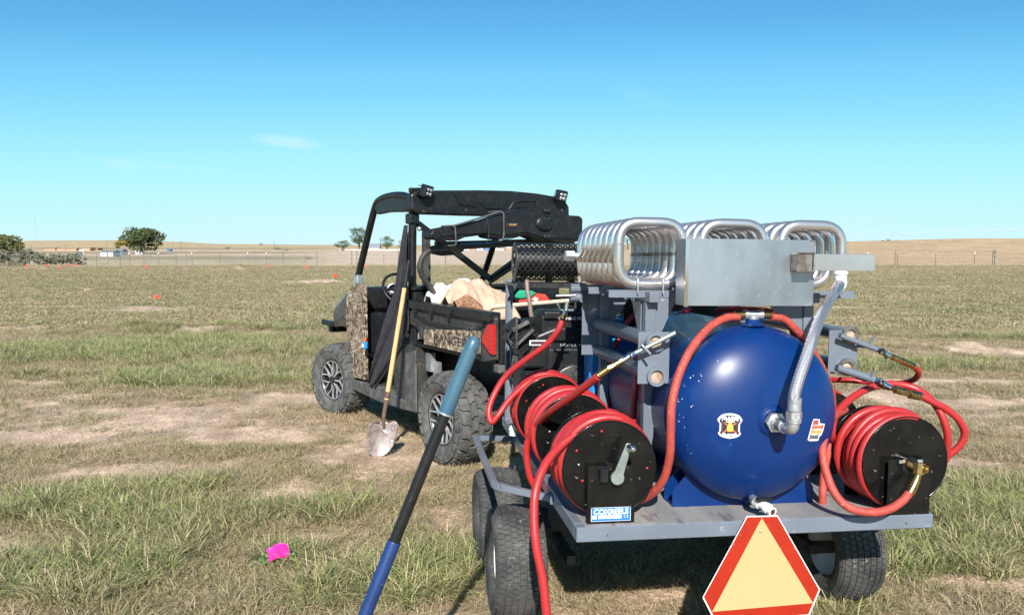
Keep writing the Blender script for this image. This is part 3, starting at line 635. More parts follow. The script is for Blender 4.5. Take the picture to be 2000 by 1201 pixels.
    for u in (-.118, 1.345):
        for v in (.63, 1.235):
            wl = bpy.data.objects.new('wheel', hm); col.objects.link(wl); wl.parent = t
            wl.matrix_local = Matrix.Translation(Vector((u, v, -.35))-BASE[t.name]) @ Matrix.Rotation(math.pi if u < 0 else 0, 4, 'Z') @ Matrix.Rotation(rnd.uniform(0, 6), 4, 'X')
            for nm, me in (('tyre', tm), ('rim', rmm)):
                o = bpy.data.objects.new(nm, me); col.objects.link(o); o.parent = wl
    # pale crumbs of dirt on the deck
    cr = MB(); q = random.Random(3)
    for i in range(60):
        u, v = (q.uniform(.22, 1.1), q.uniform(.06, .17)) if i < 45 else (q.uniform(.1, 1.2), q.uniform(.06, 1.2))
        if i % 3 == 0: u = .22+.16*q.random()+.0*i
        r_ = q.uniform(.0010, .0030); cr.M = Matrix.Translation((u, v, -.003)) @ Matrix.Rotation(q.uniform(0,6), 4, 'Z')
        cr.add([(-r_,-r_*.6,0),(r_,-r_*.8,0),(r_*.7,r_,0),(-r_*.8,r_*.7,0),(0,0,r_*.9)], [(0,1,4),(1,2,4),(2,3,4),(3,0,4)])
    cr.M = None
    single('dirt_crumbs', cr, M['canvas'], 'pale crumbs of dried mud scattered on the trailer deck', None, (.5,.1,0), kind='stuff')
trailer()

# ------------------------------------------------------------------ air tank
TC = Vector((.69, 0, .357)); TR = .325; SEAM = .15; DOME = .152
def domev(u, n, off=0.):
    rho = min(math.hypot(u-TC.x, n-TC.z)/TR, .999); return SEAM-DOME*math.sqrt(1-rho*rho)-off
def tank():
    t = thing('air_tank', 'dark blue round-ended air tank lying lengthwise on the trailer, two stickers on its end', 'tank', (.69,.55,0))
    pr = [(0, SEAM-DOME)]+[(TR*math.sin(a), SEAM-DOME*math.cos(a)) for a in np.linspace(.04, math.pi/2, 22)]
    part('tank_end', MB().lathe(pr, (TC.x,0,TC.z), (0,1,0), 96).lathe([(TR,SEAM),(TR-.004,SEAM+.006)], (TC.x,0,TC.z), (0,1,0), 96), M['tank'], t)
    bk = [(TR-.003, SEAM+.004), (TR+.002, SEAM+.012), (TR+.002, SEAM+.03), (TR, SEAM+.036), (TR, .95)]+[(TR*math.cos(a), .95+.15*math.sin(a)) for a in np.linspace(.1, math.pi/2, 12)]
    part('tank_shell', MB().lathe(bk, (TC.x,0,TC.z), (0,1,0), 96), M['tank'], t)
    def saddle(v0, v1):
        mb = MB(); arc = []
        for k in range(15):
            a = R(-138.5+97*k/14); arc.append((TC.x+.329*math.cos(a), TC.z+.329*math.sin(a)))
        arc = [p for p in arc if p[1] > .022]
        poly = [(.405,.002), (.405,.062), (.455,.118)]+arc+[(.925,.118), (.965,.062), (.965,.002)]
        # split at the middle so the outline stays simple
        top = arc
        mb.prism(poly, 'y', v0, v0+.006); mb.prism(poly, 'y', v1-.006, v1); mb.box((.407,v0+.006,.002), (.963,v1-.006,.008))
        return mb
    part('saddle', saddle(.18, .275), M['tank'], t); part('saddle', saddle(.80, .89), M['tank'], t)
    # top outlet boss, nipple and tee
    part('top_boss', MB().lathe([(.045,.325),(.032,.333),(.028,.337),(.026,.347),(0,.347)], (.69,.155,.357), (0,0,1), 24), M['tank'], t)
    te = MB().cyl((.69,.155,.70), (.69,.155,.705), .021, seg=6).cyl((.69,.155,.703), (.69,.155,.716), .017)
    te.cyl((.657,.155,.722), (.723,.155,.722), .0155).cyl((.655,.155,.722), (.668,.155,.722), .019, seg=16).cyl((.712,.155,.722), (.725,.155,.722), .019, seg=16).cyl((.69,.155,.706), (.69,.155,.713), .021, seg=16)
    part('pipe_tee', te, M['galv'], t)
    for s in (-1, 1):
        b = MB()
        for k in range(5): b.cyl((.69+s*(.036+k*.0075),.155,.722), (.69+s*(.042+k*.0075),.155,.722), .0155-.0006*k, seg=6 if k == 0 else 14)
        part('hose_barb', b, M['brass'], t)
    # front port: boss rings, hex bushing, elbow
    c = Vector((.70, 0, .357)); v0 = SEAM-DOME
    part('port_boss', MB().lathe([(.058,.006),(.056,-.002),(.046,-.004),(.044,-.010),(.036,-.011),(.036,-.005)], (c.x,v0,c.z), (0,1,0), 36), M['tank'], t)
    part('hex_bushing', MB().cyl((c.x,v0-.010,c.z), (c.x,v0-.032,c.z), .037, seg=6, smooth=False).cyl((c.x,v0-.032,c.z), (c.x,v0-.046,c.z), .026, seg=24), M['galv'], t)
    part('reducer', MB().cyl((c.x,v0-.046,c.z), (c.x,v0-.072,c.z), .0225, seg=6, smooth=False).cyl((c.x,v0-.07,c.z), (c.x,v0-.10,c.z), .014), M['weld'], t)
    el = cat_rom([(c.x,v0-.080,c.z), (c.x,v0-.115,c.z), (c.x+.002,v0-.138,c.z+.006), (c.x+.004,v0-.142,c.z+.032)], 6)
    part('elbow', MB().tube(el, .0205, 16).cyl((c.x,v0-.078,c.z), (c.x,v0-.092,c.z), .0245).cyl((c.x+.004,v0-.142,c.z+.024), (c.x+.004,v0-.142,c.z+.038), .0245), M['galv'], t)
    # drain under the tank
    d = [(.69,.13,.045), (.69,.10,.03), (.672,.055,.052), (.668,.035,.056)]
    part('drain_pipe', MB().tube(cat_rom([(.685,.11,.06), (.672,.075,.055), (.668,.045,.056)], 6), .014, 12).cyl((.668,.055,.056), (.666,.035,.056), .018, seg=6), M['galv'], t)
    vb = MB().tube([(.672,.04,.054), (.680,.015,.05), (.690,-.015,.046)], .0145, 16).cyl((.685,-.002,.048), (.6895,-.016,.046), .0195).cyl((.680,.012,.050), (.682,.012,.066), .012).cyl((.6875,-.012,.046), (.694,-.036,.042), .0165).cyl((.677,.025,.052), (.675,.036,.053), .019)
    part('drain_valve', vb, M['white'], t, bevel=.0005)
    part('valve_bore', MB().cyl((.6938,-.0355,.0421), (.6943,-.037,.0419), .0105), M['decal_brown'], t)
    part('valve_handle', MB().box((.655,.002,.066), (.712,.020,.080), ch=.003), M['black'], t)
    # chips in the paint of the end
    ch = MB(); q = random.Random(8)
    for i in range(24):
        a = R(q.uniform(145, 210)); rr_ = TR*q.uniform(.80, .97)
        if i > 19: a = R(q.uniform(0, 360)); rr_ = TR*q.uniform(.3, .95)
        u, n = TC.x+rr_*math.cos(a), TC.z+rr_*math.sin(a); s = q.uniform(.0006, .0016); e = q.uniform(.8, 2.2)
        ch.add([(u+s*math.cos(k*1.05), domev(u+s*math.cos(k*1.05), n+e*s*math.sin(k*1.05), .0006), n+e*s*math.sin(k*1.05)) for k in range(6)], [tuple(range(6))])
    part('paint_chips', ch, M['decal_white'], t, kind='stuff')
    # stickers wrapped on the end
    def wrap(cx_, cz_, rot=0., off=.001):
        cr, sr = math.cos(rot), math.sin(rot)
        def f(x, y): 
            u, n = cx_+x*cr-y*sr, cz_+x*sr+y*cr; return (u, domev(u, n, off), n)
        return f
    def patch(mb, poly, f, mi=0, inset=0):
        c_ = (sum(p[0] for p in poly)/len(poly), sum(p[1] for p in poly)/len(poly)); n = len(poly); rings = 4; V = [f(*c_)]; F = []
        for k in range(1, rings+1): V += [f(c_[0]+(p[0]-c_[0])*k/rings, c_[1]+(p[1]-c_[1])*k/rings) for p in poly]
        for i in range(n):
            F.append((0, 1+i, 1+(i+1) % n))
            for k in range(rings-1): a = 1+k*n; F.append((a+i, a+n+i, a+n+(i+1) % n, a+(i+1) % n))
        mb.add(V, F, False, mi)
    p = V_(1424, 831, .02); k = .001765
    badge = [(-18,24),(-10,27),(0,28),(10,27),(18,24),(22,20),(26,14),(24,9),(21,6),(21,-12),(24,-16),(21,-21),(14,-25),(0,-28),(-14,-25),(-21,-21),(-24,-16),(-21,-12),(-21,6),(-24,9),(-26,14),(-22,20)]
    sc = lambda P, q_: [(x*q_*.92*k, y*q_*.92*k) for x, y in P]
    f0 = wrap(p.x, p.z, 0, .0008); f1 = wrap(p.x, p.z, 0, .0012); f2 = wrap(p.x, p.z, 0, .0016); f3 = wrap(p.x, p.z, 0, .002)
    mb = MB(); patch(mb, sc(badge, 1), f0, 0); patch(mb, sc(badge, .86), f1, 1); patch(mb, sc([(-17,-13),(17,-13),(17,10),(-17,10)], 1), f2, 2); patch(mb, sc([(-14,-11),(14,-11),(14,8),(-14,8)], 1), f3, 1)
    f4 = wrap(p.x, p.z, 0, .0024); f5 = wrap(p.x, p.z, 0, .0028)
    for s in (-1, 1): patch(mb, sc([(s*15,-14),(s*12,-15),(s*-13,6),(s*-12,8)][::s], 1), f4, 3)
    patch(mb, sc([(-5,-12),(5,-12),(7,-6),(6,0),(4,5),(3,10),(0,12),(-3,10),(-4,5),(-6,0),(-7,-6)][::-1], 1), f5, 4)
    f6 = wrap(p.x, p.z, 0, .0032)
    def arch(c0, amp): return lambda x, y: f6(x, y+c0-amp*(x/(18*k))**2)
    text_on(mb, 'PRAIRIE', 10*k, arch(16.5*k, 3*k), width=32*k, mi=0, bold=.03*10*k); text_on(mb, 'DOG', 8*k, arch(10.5*k, 0), width=16*k, mi=0, bold=.03*8*k); text_on(mb, 'SNIPER', 9*k, arch(-18.5*k, -3*k), width=29*k, mi=0, bold=.03*9*k)
    part('sticker', mb, [M['decal_white'], M['ink'], M['decal_brown'], M['decal_orange'], M['decal_yellow']], t, 'white edged badge sticker reading PRAIRIE DOG SNIPER')
    p = V_(1586, 836, .06); mb = MB(); rt = R(-4)
    g0 = wrap(p.x, p.z, rt, .0008); g1 = wrap(p.x, p.z, rt, .0014)
    patch(mb, [(x*k, y*k) for x, y in ((-13,-23),(9,-23),(12,-13),(16,-12),(20,-1),(22,12),(7,14),(6,22),(-11,23),(-14,14),(-17,-2),(-20,-20))], g0, 0)
    for i, (tx, y, wd, cx_, c_) in enumerate((('I LIKE', 16, 14, -4, 1), ('PRAIRIE DOG', 6, 31, 3, 2), ('AND MAYBE', -4, 28, 0, 3), ('3 PEOPLE', -14.5, 24, -4, 4))):
        gg = wrap(p.x, p.z, rt, .0010); patch(mb, [((cx_-wd/2-1)*k, (y-5)*k), ((cx_+wd/2)*k, (y-5)*k), ((cx_+wd/2+1)*k, (y+5)*k), ((cx_-wd/2)*k, (y+5)*k)], gg, 5 if i < 9 else 0)
        text_on(mb, tx, 11*k, g1, cx_*k, y*k, width=wd*k, mi=c_, bold=.05*10*k)
    part('sticker', mb, [M['decal_white'], M['decal_red'], M['decal_orange'], M['decal_yellow'], M['decal_teal'], mat('sticker_shade', (.30,.17,.14), .4)], t, 'four line sticker reading I LIKE PRAIRIE DOG AND MAYBE 3 PEOPLE')
tank()

# ------------------------------------------------------------------ rack, coils, steel box
M['bore'] = mat('pipe_bore', (.50,.42,.33), .7, c2=(.30,.20,.13), scale=25)
def rack():
    t = thing('equipment_rack', 'grey steel rack of posts, gussets and pipe holders standing round the blue tank', 'rack', (.67,.7,0))
    g = M['grey_paint']
    for u, v in ((.335,.33), (.985,.33), (.335,1.0), (.985,1.0)):
        part('upright', MB().box((u,v,0), (u+.042,v+.042,.757)), g, t, bevel=.003)
    for u in (.335, .985): part('side_rail', MB().box((u,.285,.758), (u+.042,1.09,.797)), g, t, bevel=.003)
    for v in (.335, .66, 1.0):
        part('cross_rail', MB().box((.19,v,.7975), (1.20,v+.03,.803)).box((.19,v,.775), (.334,v+.004,.7973)).box((.378,v,.775), (.984,v+.004,.7973)).box((1.028,v,.775), (1.20,v+.004,.7973)), g, t)
    part('gusset', MB().prism([(.378,.79),(.47,.79),(.378,.585)], 'y', .338, .343), g, t)
    part('gusset', MB().prism([(.984,.79),(.80,.79),(.984,.60)], 'y', .338, .343), g, t)
    part('gusset', MB().prism([(.378,.79),(.50,.79),(.378,.60)], 'y', 1.005, 1.01), g, t)
    part('gusset', MB().prism([(.984,.79),(.86,.79),(.984,.60)], 'y', 1.005, 1.01), g, t)
    part('gusset', MB().prism([(.376,.757),(.50,.757),(.376,.60)], 'x', .33, .334), g, t)
    def plate(u0, u1, n0, n1, v): part('hole_plate', MB().box((u0,v,n0), (u1,v+.006,n1)), g, t, bevel=.0015)
    plate(.268,.388,.462,.654,.20); plate(.256,.352,.468,.80,1.05); plate(1.108,1.232,.47,.645,.35); plate(1.03,1.15,.47,.645,1.15)
    def pipe(u, n, v0, v1, r=.027): part('pipe', MB().lathe([(r-.005,v0+.0122),(r-.005,v0),(r,v0),(r,v1),(0,v1)], (u,0,n), (0,1,0), 24, sharp=(1,2)), g, t); part('pipe_bore', MB().lathe([(0,v0+.0118),(r-.0052,v0+.0118),(r-.0052,v0+.001)], (u,0,n), (0,1,0), 24, sharp=(1,)), M['bore'], t)
    pipe(.330,.618,.185,1.12,.029); pipe(.337,.490,.185,1.12,.029); pipe(1.195,.628,.335,1.2); pipe(1.185,.497,.335,1.2)
    for u, n in ((.330,.618), (.337,.490), (1.195,.628), (1.185,.497)):
        v = .185 if u < 1 else .335
        part('pipe_collar', MB().ring((u,v-.002,n), (0,1,0), .036, .0245, .012), M['weld'] if u > 1 else g, t)
    for n, v in ((.785,1.0), (.742,1.0)): part('pipe_stub', MB().cyl((.19,v+.02,n), (.235,v+.02,n), .021), g, t)
    part('rest_bar', MB().box((.19,1.02,.72), (.255,1.045,.80)), g, t)
    ub = MB()
    for u0, v in ((.30,.35), (.40,.35)):
        ub.tube(fillet([(u0,v-.028,.79),(u0,v-.028,.853),(u0,v+.026,.853),(u0,v+.026,.79)], .022, 5), .003, 8)
    part('clamp', ub, M['galv'], t)
    bl = MB()
    for v in (.45,.55,.7,.8,.92):
        for d in (0,.025): bl.cyl((.325,v+d,.78), (.325,v+d,.755), .004, seg=6)
    part('clamp_bolts', bl, M['galv'], t)
rack()
def coil(uc, label, end=False, w_=.258, h_=.238, n0=.825, v0=.35, loops=8, pitch=.089, r=.0205):
    l, r_, b, tp_ = uc-w_/2, uc+w_/2, n0, n0+h_; P = []; C = []; K = .088
    def ad(p, c=0.): P.append(p); C.append(c)
    if end: ad((r_, v0, n0+.062))
    else: ad((l, v0-.0005, b+h_*.62)); ad((l, v0, b), K); ad((r_, v0, b), K)
    for k in range(loops):
        v = v0+k*pitch
        if k: ad((r_, v, b), K)
        ad((r_, v, tp_), K); ad((l, v, tp_), K)
        if k < loops-1: ad((l, v, b+h_*.60), .012); ad((l, v+pitch, b+h_*.38), .012); ad((l, v+pitch, b), K)
        else: ad((l, v, b+h_*.4))
    F_ = fillet(P, C, 7)
    mb = MB().tube(F_, r, 20)
    t = thing('pipe_coil', label, 'pipe coil', (uc, v0, n0-.02), 'polished pipe coils on the rack')
    part('coil_tube', mb, M['steel'], t)
    sl = MB()
    for k in range(1, loops):
        sl.cyl((r_, v0+k*pitch, b+h_*.47), (r_, v0+k*pitch, b+h_*.53), r+.0012)
    part('weld_joint', sl, M['weld'], t)
    if end:
        e = MB().cyl((r_,v0,n0+.066), (r_,v0,n0+.03), r+.004).cyl((r_,v0,n0+.055), (r_,v0,n0+.045), r+.008)
        part('end_fitting', e, M['white'], t)
        part('end_elbow', MB().tube(cat_rom([(r_,v0,n0+.032), (r_,v0-.004,n0+.008), (r_-.018,v0-.018,n0-.008)], 6), .024, 18), M['white'], t)
    else:
        part('hex_nut', MB().cyl((l-.075,v0+(loops-1)*pitch,b+h_*.46), (l-.035,v0+(loops-1)*pitch,b+h_*.46), .027, seg=6, smooth=False).cyl((l-.036,v0+(loops-1)*pitch,b+h_*.46), (l,v0+(loops-1)*pitch,b+h_*.46), .018), M['galv'], t) if uc < .5 else None
    return t
coil(.358, 'left coil of polished steel pipe, its open loops beside the steel box')
coil(.690, 'middle coil of polished steel pipe, mostly hidden behind the steel box')
coil(1.018, 'right coil of polished steel pipe ending in a white elbow and braided hose', end=True)
def box_():
    t = thing('steel_box', 'scratched stainless steel box with a square tube handle in front of the pipe coils', 'box', (.65,.14,.757))
    u0, u1, n0, n1, v0, v1 = .404, .895, .757, .997, .10, .19
    mb = MB().box((u0+.012,v0,n0), (u1,v0+.003,n1)).box((u0,v0+.004,n0), (u0+.003,v1,n1)).box((u1-.003,v0+.003,n0), (u1,v1,n1)).box((u0+.003,v0+.0035,n1-.003), (u1-.003,v1,n1)).box((u0+.003,v0+.0035,n0), (u1-.003,v1,n0+.003))
    part('box_shell', mb, M['brushed'], t, bevel=.001)
    part('corner_flange', MB().box((u0-.002,v0-.004,n0-.003), (u0+.011,v0+.003,n1-.004)), M['chrome'], t)
    part('back_plate', MB().box((u0,v1,n0), (u1,v1+.003,n1)), M['brushed'], t)
    # square tube handle, open at its right end
    a, b, z0, z1, q0, q1 = .860, 1.10, .887, .947, .046, .098; th = .003
    h = MB().box((a,q0,z0), (b,q0+th,z1)).box((a,q1-th,z0), (b,q1,z1)).box((a,q0+th,z0), (b,q1-th,z0+th)).box((a,q0+th,z1-th), (b,q1-th,z1))
    part('handle_tube', h, M['steel'], t, bevel=.002)
    part('handle_stub', MB().box((.800,.044,.885), (.859,.0985,.949)), M['weld'], t, bevel=.004)
    wl = MB(); 
    for p, q in (((.800,.885),(.800,.949)),((.862,.885),(.862,.949)),((.800,.949),(.862,.949)),((.800,.885),(.862,.885))): wl.tube([(p[0],.043,p[1]), (q[0],.043,q[1])], .003, 8)
    part('weld_bead', wl, M['weld'], t, split=False)
    wr = MB().tube([(u1-.02,v0-.001,n1-.002),(u1+.001,v0-.001,n1-.004),(u1+.001,v0-.001,n1-.09)], .0025, 6)
    part('edge_weld', wr, M['weld'], t)
    sc = MB(); q = random.Random(5)
    for i in range(46):
        x, z, L = q.uniform(.44, .86), q.uniform(.79, .98), q.uniform(.003, .020)
        if .79 < x and z > .87: continue
        a = R(q.uniform(40, 65)); dx, dz = math.cos(a)*L, math.sin(a)*L; ww = q.uniform(.0006, .0016)
        sc.add([(x,v0-.0006,z),(x+ww,v0-.0006,z-ww),(x+dx+ww,v0-.0006,z+dz-ww),(x+dx,v0-.0006,z+dz)], [(0,1,2,3)])
    part('scratches', sc, M['galv'], t, kind='stuff')
box_()
# braided hose from the right coil to the tank port
def hose(name, pts, r, m, label, cat='hose', n=10, seg=12, group=None, base=None):
    P = cat_rom(pts, n); return single(name, MB().tube(P, r, seg), m, label, cat, base or tuple(P[0]), group)
def brhose():
    t = thing('braided_hose', 'steel braided hose running from the right pipe coil down to the tank end', 'hose', (.745,-.066,.40))
    x0, y0, z0 = .704, -.144, .357; e = Vector((x0,y0,z0+.085))
    P = [e, e+Vector((.003,.002,.045)), V_(1577,690,-.10), V_(1599,627,.0), V_(1621,585,.13), V_(1640,556,.31)]
    part('braid', MB().tube(cat_rom(P, 12), .0195, 20), M['braid'], t)
    part('ferrule', MB().cyl(e-Vector((0,0,.022)), e+Vector((.001,0,.022)), .0225, seg=24), M['galv'], t)
    part('hose_nut', MB().cyl(e-Vector((0,0,.047)), e-Vector((0,0,.024)), .0265, seg=6, smooth=False).cyl(e-Vector((0,0,.05)), e-Vector((0,0,.047)), .022), M['galv'], t)
brhose()

# ------------------------------------------------------------------ hose reels (built once, turned side about x, axis along y)
def reel(base, label, crank=True, decal=False, seed=1, group='hose reels on the trailer', wraps=6):
    t = thing('hose_reel', label, 'hose reel', base, group); B = Vector(base); q = random.Random(seed)
    MT = Matrix.Translation(B); k = M['black_gloss']; zc = .188; Rd = .170
    def P(nm, mb, m, par=t, **kw):
        mb.v = [tuple(Vector(v)+B) for v in mb.v]; return part(nm, mb, m, par, **kw)
    cut = .085
    P('foot_plate', MB().box((-cut,0,0), (cut,.004,.205)).box((-cut,.004,0), (cut,.03,.004)), k, bevel=.001)
    P('foot_plate', MB().box((-cut,.275,0), (cut,.279,.205)).box((-cut,.25,0), (cut,.275,.004)), k, bevel=.001)
    hb = MB()
    for x in (-.07, .07):
        for z in (.155, .06): hb.box((x-.004,-.0008,z-.004), (x+.004,0.0008,z+.004))
    P('square_holes', hb, M['ink'])
    def disc(v): return MB().lathe([(.02,v+.002),(Rd-.006,v+.002),(Rd-.003,v-.002),(Rd,v),(Rd,v+.006),(Rd-.004,v+.006),(.02,v+.005)], (0,0,zc), (0,1,0), 72, sharp=(1,4))
    P('disc', disc(.026), k); P('disc', disc(.245), k)
    dots = MB()
    for i in range(7):
        a = R(100-i*52+seed*3); rr_ = Rd*.80 if i % 2 == 0 else Rd*.62; dots.lathe([(0,-.0006),(.0045,-.0006),(.0045,.003)], (rr_*math.cos(a),.0262,zc+rr_*math.sin(a)), (0,1,0), 10)
    P('rim_holes', dots, M['hose'] if crank else M['ink'])
    if crank: P('rivet', MB().sph((-.112,.025,.205), .0045, 10, 6), M['galv'])
    P('hub', MB().cyl((0,-.008,zc), (0,.04,zc), .028).cyl((0,.04,zc), (0,.24,zc), .10, seg=40), k)
    # wound hose: helix layers with uneven turns
    r = .0148; pts = []; turns = wraps; st = 44
    for i in range(int(turns*st)+1):
        ph = 2*math.pi*i/st; tt = i/(turns*st)
        v = .048+tt*.172+.010*math.sin(ph*.37+seed); rad = Rd-.006+.006*math.sin(ph*.5+seed*2)+.004*math.sin(ph*1.31+seed)
        pts.append((rad*math.cos(ph+1.3), v, zc+rad*math.sin(ph+1.3)))
    for i in range(int(5*st)+1):
        ph = 2*math.pi*i/st; tt = i/(5*st); v = .225-tt*.17+.008*math.sin(ph*.7+seed); rad = Rd-.030+.005*math.sin(ph*.9+seed); pts.append((rad*math.cos(ph+1.3), v, zc+rad*math.sin(ph+1.3)))
    P('wound_hose', MB().tube(pts, r, 10), M['hose'])
    if crank:
        br = MB().box((-.05,-.004,.192), (.06,-.001,.204), ch=.001); br.box((-.045,-.022,.150), (-.015,-.001,.20), ch=.004)
        br.cyl((-.045,-.006,.198), (-.045,-.001,.198), .006, seg=12).cyl((.042,-.006,.198), (.042,-.001,.198), .006, seg=12)
        P('bearing_bracket', br, M['black'])
        a = R(72); L = .116; c = Vector((.012,-.030,.170)); e = c+Vector((math.cos(a)*L,-.004,math.sin(a)*L)); pa = Vector((-math.sin(a),0,math.cos(a)))
        ar = MB().cyl(c+Vector((0,-.005,0)), c+Vector((0,.008,0)), .0232, seg=28)
        V = [c+pa*.0175, c-pa*.0175, e-pa*.0105, e+pa*.0105]; ar.add([v+Vector((0,-.003,0)) for v in V]+[v+Vector((0,.005,0)) for v in V], [(0,1,2,3),(7,6,5,4),(0,4,5,1),(1,5,6,2),(2,6,7,3),(3,7,4,0)])
        ar.cyl(e+Vector((0,-.003,0)), e+Vector((0,.005,0)), .0108, seg=20)
        o = P('crank', ar, M['zinc'], bevel=.001)
        P('crank_knob', MB().cyl(e, e+Vector((.004,-.042,0)), .0095, .011).sph(e+Vector((.004,-.044,0)), .0105), M['chrome'], o)
        P('shaft', MB().cyl((.012,-.03,.170), (.012,.02,.180), .010), M['galv'])
    else:
        P('bearing_bracket', MB().box((-.045,-.004,.188), (.045,-.001,.203), ch=.001).lathe([(.012,-.012),(.030,-.010),(.034,-.001)], (.0,0,zc-.012), (0,1,0), 28), M['black'])
        P('bracket_plate', MB().box((-.047,-.0065,.192), (.047,-.0042,.204), ch=.001), M['galv'])
        o_ = Vector((1.240,.004,0)); c = V_(1774,905,-.010)-o_; k1 = V_(1797,914,-.040)-o_; k2 = V_(1790,936,-.046)-o_; k3 = V_(1783,950,-.050)-o_; k4 = V_(1776,963,-.054)-o_
        s = MB().cyl(c+Vector((0,.02,.0)), c, .0135).cyl(c, k1+Vector((-.008,.008,.0)), .0155, seg=8).cyl(k1+Vector((-.004,.0,.020)), k1+(k2-k1)*.5, .0205, seg=8, smooth=False).cyl(k1+Vector((.004,-.010,.002)), k1+Vector((.010,-.024,.001)), .013).cyl(k1+Vector((.009,-.022,.001)), k1+Vector((.011,-.028,.001)), .007, seg=6)
        s.cyl(k1+(k2-k1)*.5, k2, .0125).cyl(k2, k2+(k3-k2)*.45, .0165, seg=6).cyl(k2+(k3-k2)*.45, k3, .0145)
        for q_ in range(4): s.cyl(k3+(k4-k3)*q_/4, k3+(k4-k3)*(q_+.7)/4, .0172)
        P('swivel_elbow', s, M['brass'])
    if decal:
        lab = MB(); rc = lambda w_, h_, y, mi: lab.add([(-w_,y,.034-h_),(w_,y,.034-h_),(w_,y,.034+h_),(-w_,y,.034+h_)], [(0,1,2,3)], False, mi)
        rc(.071,.0245,-.0006,0); rc(.0695,.0232,-.0009,1)
        f = lambda x, y: (x, -.0013, .034+y)
        text_on(lab, 'COXREELS', .026, f, 0, .0095, width=.125, bold=.0008)
        for y in (-.0055, -.0125): lab.add([(-.046,-.0013,.034+y-.0026),(.038,-.0013,.034+y-.0026),(.038,-.0013,.034+y+.0026),(-.046,-.0013,.034+y+.0026)], [(0,1,2,3)])
        lab.add([(-.066,-.0013,.034-.0155),(-.051,-.0013,.034-.0155),(-.051,-.0013,.034-.003),(-.066,-.0013,.034-.003)], [(0,1,2,3)])
        text_on(lab, 'C E', .015, f, .054, -.009, width=.016)
        P('maker_label', lab, [M['decal_white'], M['decal_blue']])
    return t
reel((.128,.030,.0), 'front left hose reel with silver crank and blue white label, at the deck corner', decal=True, seed=1)
reel((.128,.565,.0), 'middle hose reel of the left row, wound with red hose', seed=2)
reel((.128,1.080,.0), 'farthest hose reel of the left row, beside the engine', seed=3)
reel((1.240,.004,.0), 'right hose reel with brass elbow at the deck corner', crank=False, seed=4, wraps=5.5)
reel((1.240,.555,.0), 'hose reel behind the right corner reel, peeking past the tank', crank=False, seed=5)

# ------------------------------------------------------------------ loose hoses
H = M['hose']; HF = M['hose2']
P = [V_(*a) for a in ((1200,826,.10),(1150,838,.10),(1105,862,.08),(1068,902,.03),(1047,955,-.02),(1043,1010,-.05),(1048,1070,-.08),(1060,1130,-.10),(1068,1200,-.12))]+[Vector((-.10,-.13,-.42)), Vector((-.14,-.20,-.575)), Vector((-.4,-.35,-.585))]
hose('air_hose', P, .0150, H, 'red hose hanging off the corner reel in front of the trailer tyre')
P = [V_(*a) for a in ((1168,735,.16),(1120,772,.30),(1080,800,.45),(1055,822,.60),(1036,850,.68),(1028,880,.70),(1035,930,.70),(1052,962,.70))]
hose('air_hose', P, .0150, H, 'red hose rising from the middle left reel to its brass and chrome wand')
P = [V_(*a) for a in ((1100,618,1.02),(1090,645,1.02),(1068,672,1.05),(1030,700,1.1),(992,730,1.15),(968,765,1.15),(955,800,1.12),(960,824,1.1),(975,808,1.1),(992,784,1.12),(1010,765,1.14),(1035,745,1.16),(1060,737,1.18))]
hose('air_hose', P, .0150, H, 'red hose looping down from the front left holder over the farthest reel')
P = [V_(*a) for a in ((1443,619,.155),(1418,621,.145),(1385,640,.11),(1350,682,.06),(1325,735,.02),(1312,790,.0),(1310,840,.0),(1308,890,.02),(1296,935,.06),(1272,965,.12),(1240,980,.2))]
hose('air_hose', P, .0152, HF, 'faded red hose arching from the tank tee down to the left reel')
P = [V_(*a) for a in ((1505,619,.155),(1530,623,.16),(1555,645,.17),(1580,675,.19),(1608,725,.21),(1625,780,.24),(1622,850,.26),(1610,920,.2),(1607,960,.16),(1606,984,.16))]
hose('air_hose', P, .0148, HF, 'faded red hose running from the tank tee behind the braided hose to the deck')
P = [V_(*a) for a in ((1776,962,-.053),(1762,978,-.060),(1737,994,-.068),(1705,1000,-.07),(1665,994,-.06),(1635,970,-.03),(1616,930,.01),(1607,885,.05),(1612,845,.10),(1628,815,.2),(1650,800,.3))]
hose('air_hose', P, .0150, HF, 'faded red hose sagging from the brass elbow of the right reel over the deck edge')
P = [V_(*a) for a in ((1640,880,.30),(1625,850,.22),(1632,812,.24),(1660,780,.30),(1700,757,.36),(1745,750,.37),(1790,760,.34),(1825,788,.28),(1845,825,.25),(1851,860,.25),(1846,900,.27))]
hose('air_hose', P, .0150, H, 'bright red hose arching over the top of the right reel')
P = [V_(*a) for a in ((1797,772,.27),(1820,784,.26),(1850,800,.25),(1874,822,.24),(1884,846,.24),(1874,870,.25),(1850,890,.27),(1830,900,.28))]
hose('air_hose', P, .0145, H, 'red hose curling from the lower right wand back behind the reel')
P = [V_(*a) for a in ((1785,715,.33),(1794,728,.36),(1783,742,.42),(1750,749,.5),(1700,746,.55),(1650,742,.6),(1600,742,.7)) ]
hose('air_hose', P, .0125, H, 'red hose hooking back from the upper right wand towards the tank')
P = [V_(*a) for a in ((1250,600,1.2),(1222,635,1.15),(1204,670,1.1),(1192,720,1.06),(1189,780,1.04),(1187,830,1.02))]
hose('air_hose', P, .013, H, 'red hose hanging in shade between the left pipes and the engine')
P = [V_(*a) for a in ((1345,604,.9),(1330,612,.85),(1290,640,.7),(1250,680,.55),(1243,740,.50),(1238,800,.5),(1236,850,.5))]
hose('air_hose', P, .0125, H, 'red hose dropping in shade beside the left side of the tank')
P = [V_(*a) for a in ((1400,606,.9),(1450,604,.8),(1510,610,.6),(1545,640,.45),(1552,680,.42),(1553,720,.42))]
hose('air_hose', P, .0125, H, 'red hose passing under the steel box along the tank top')

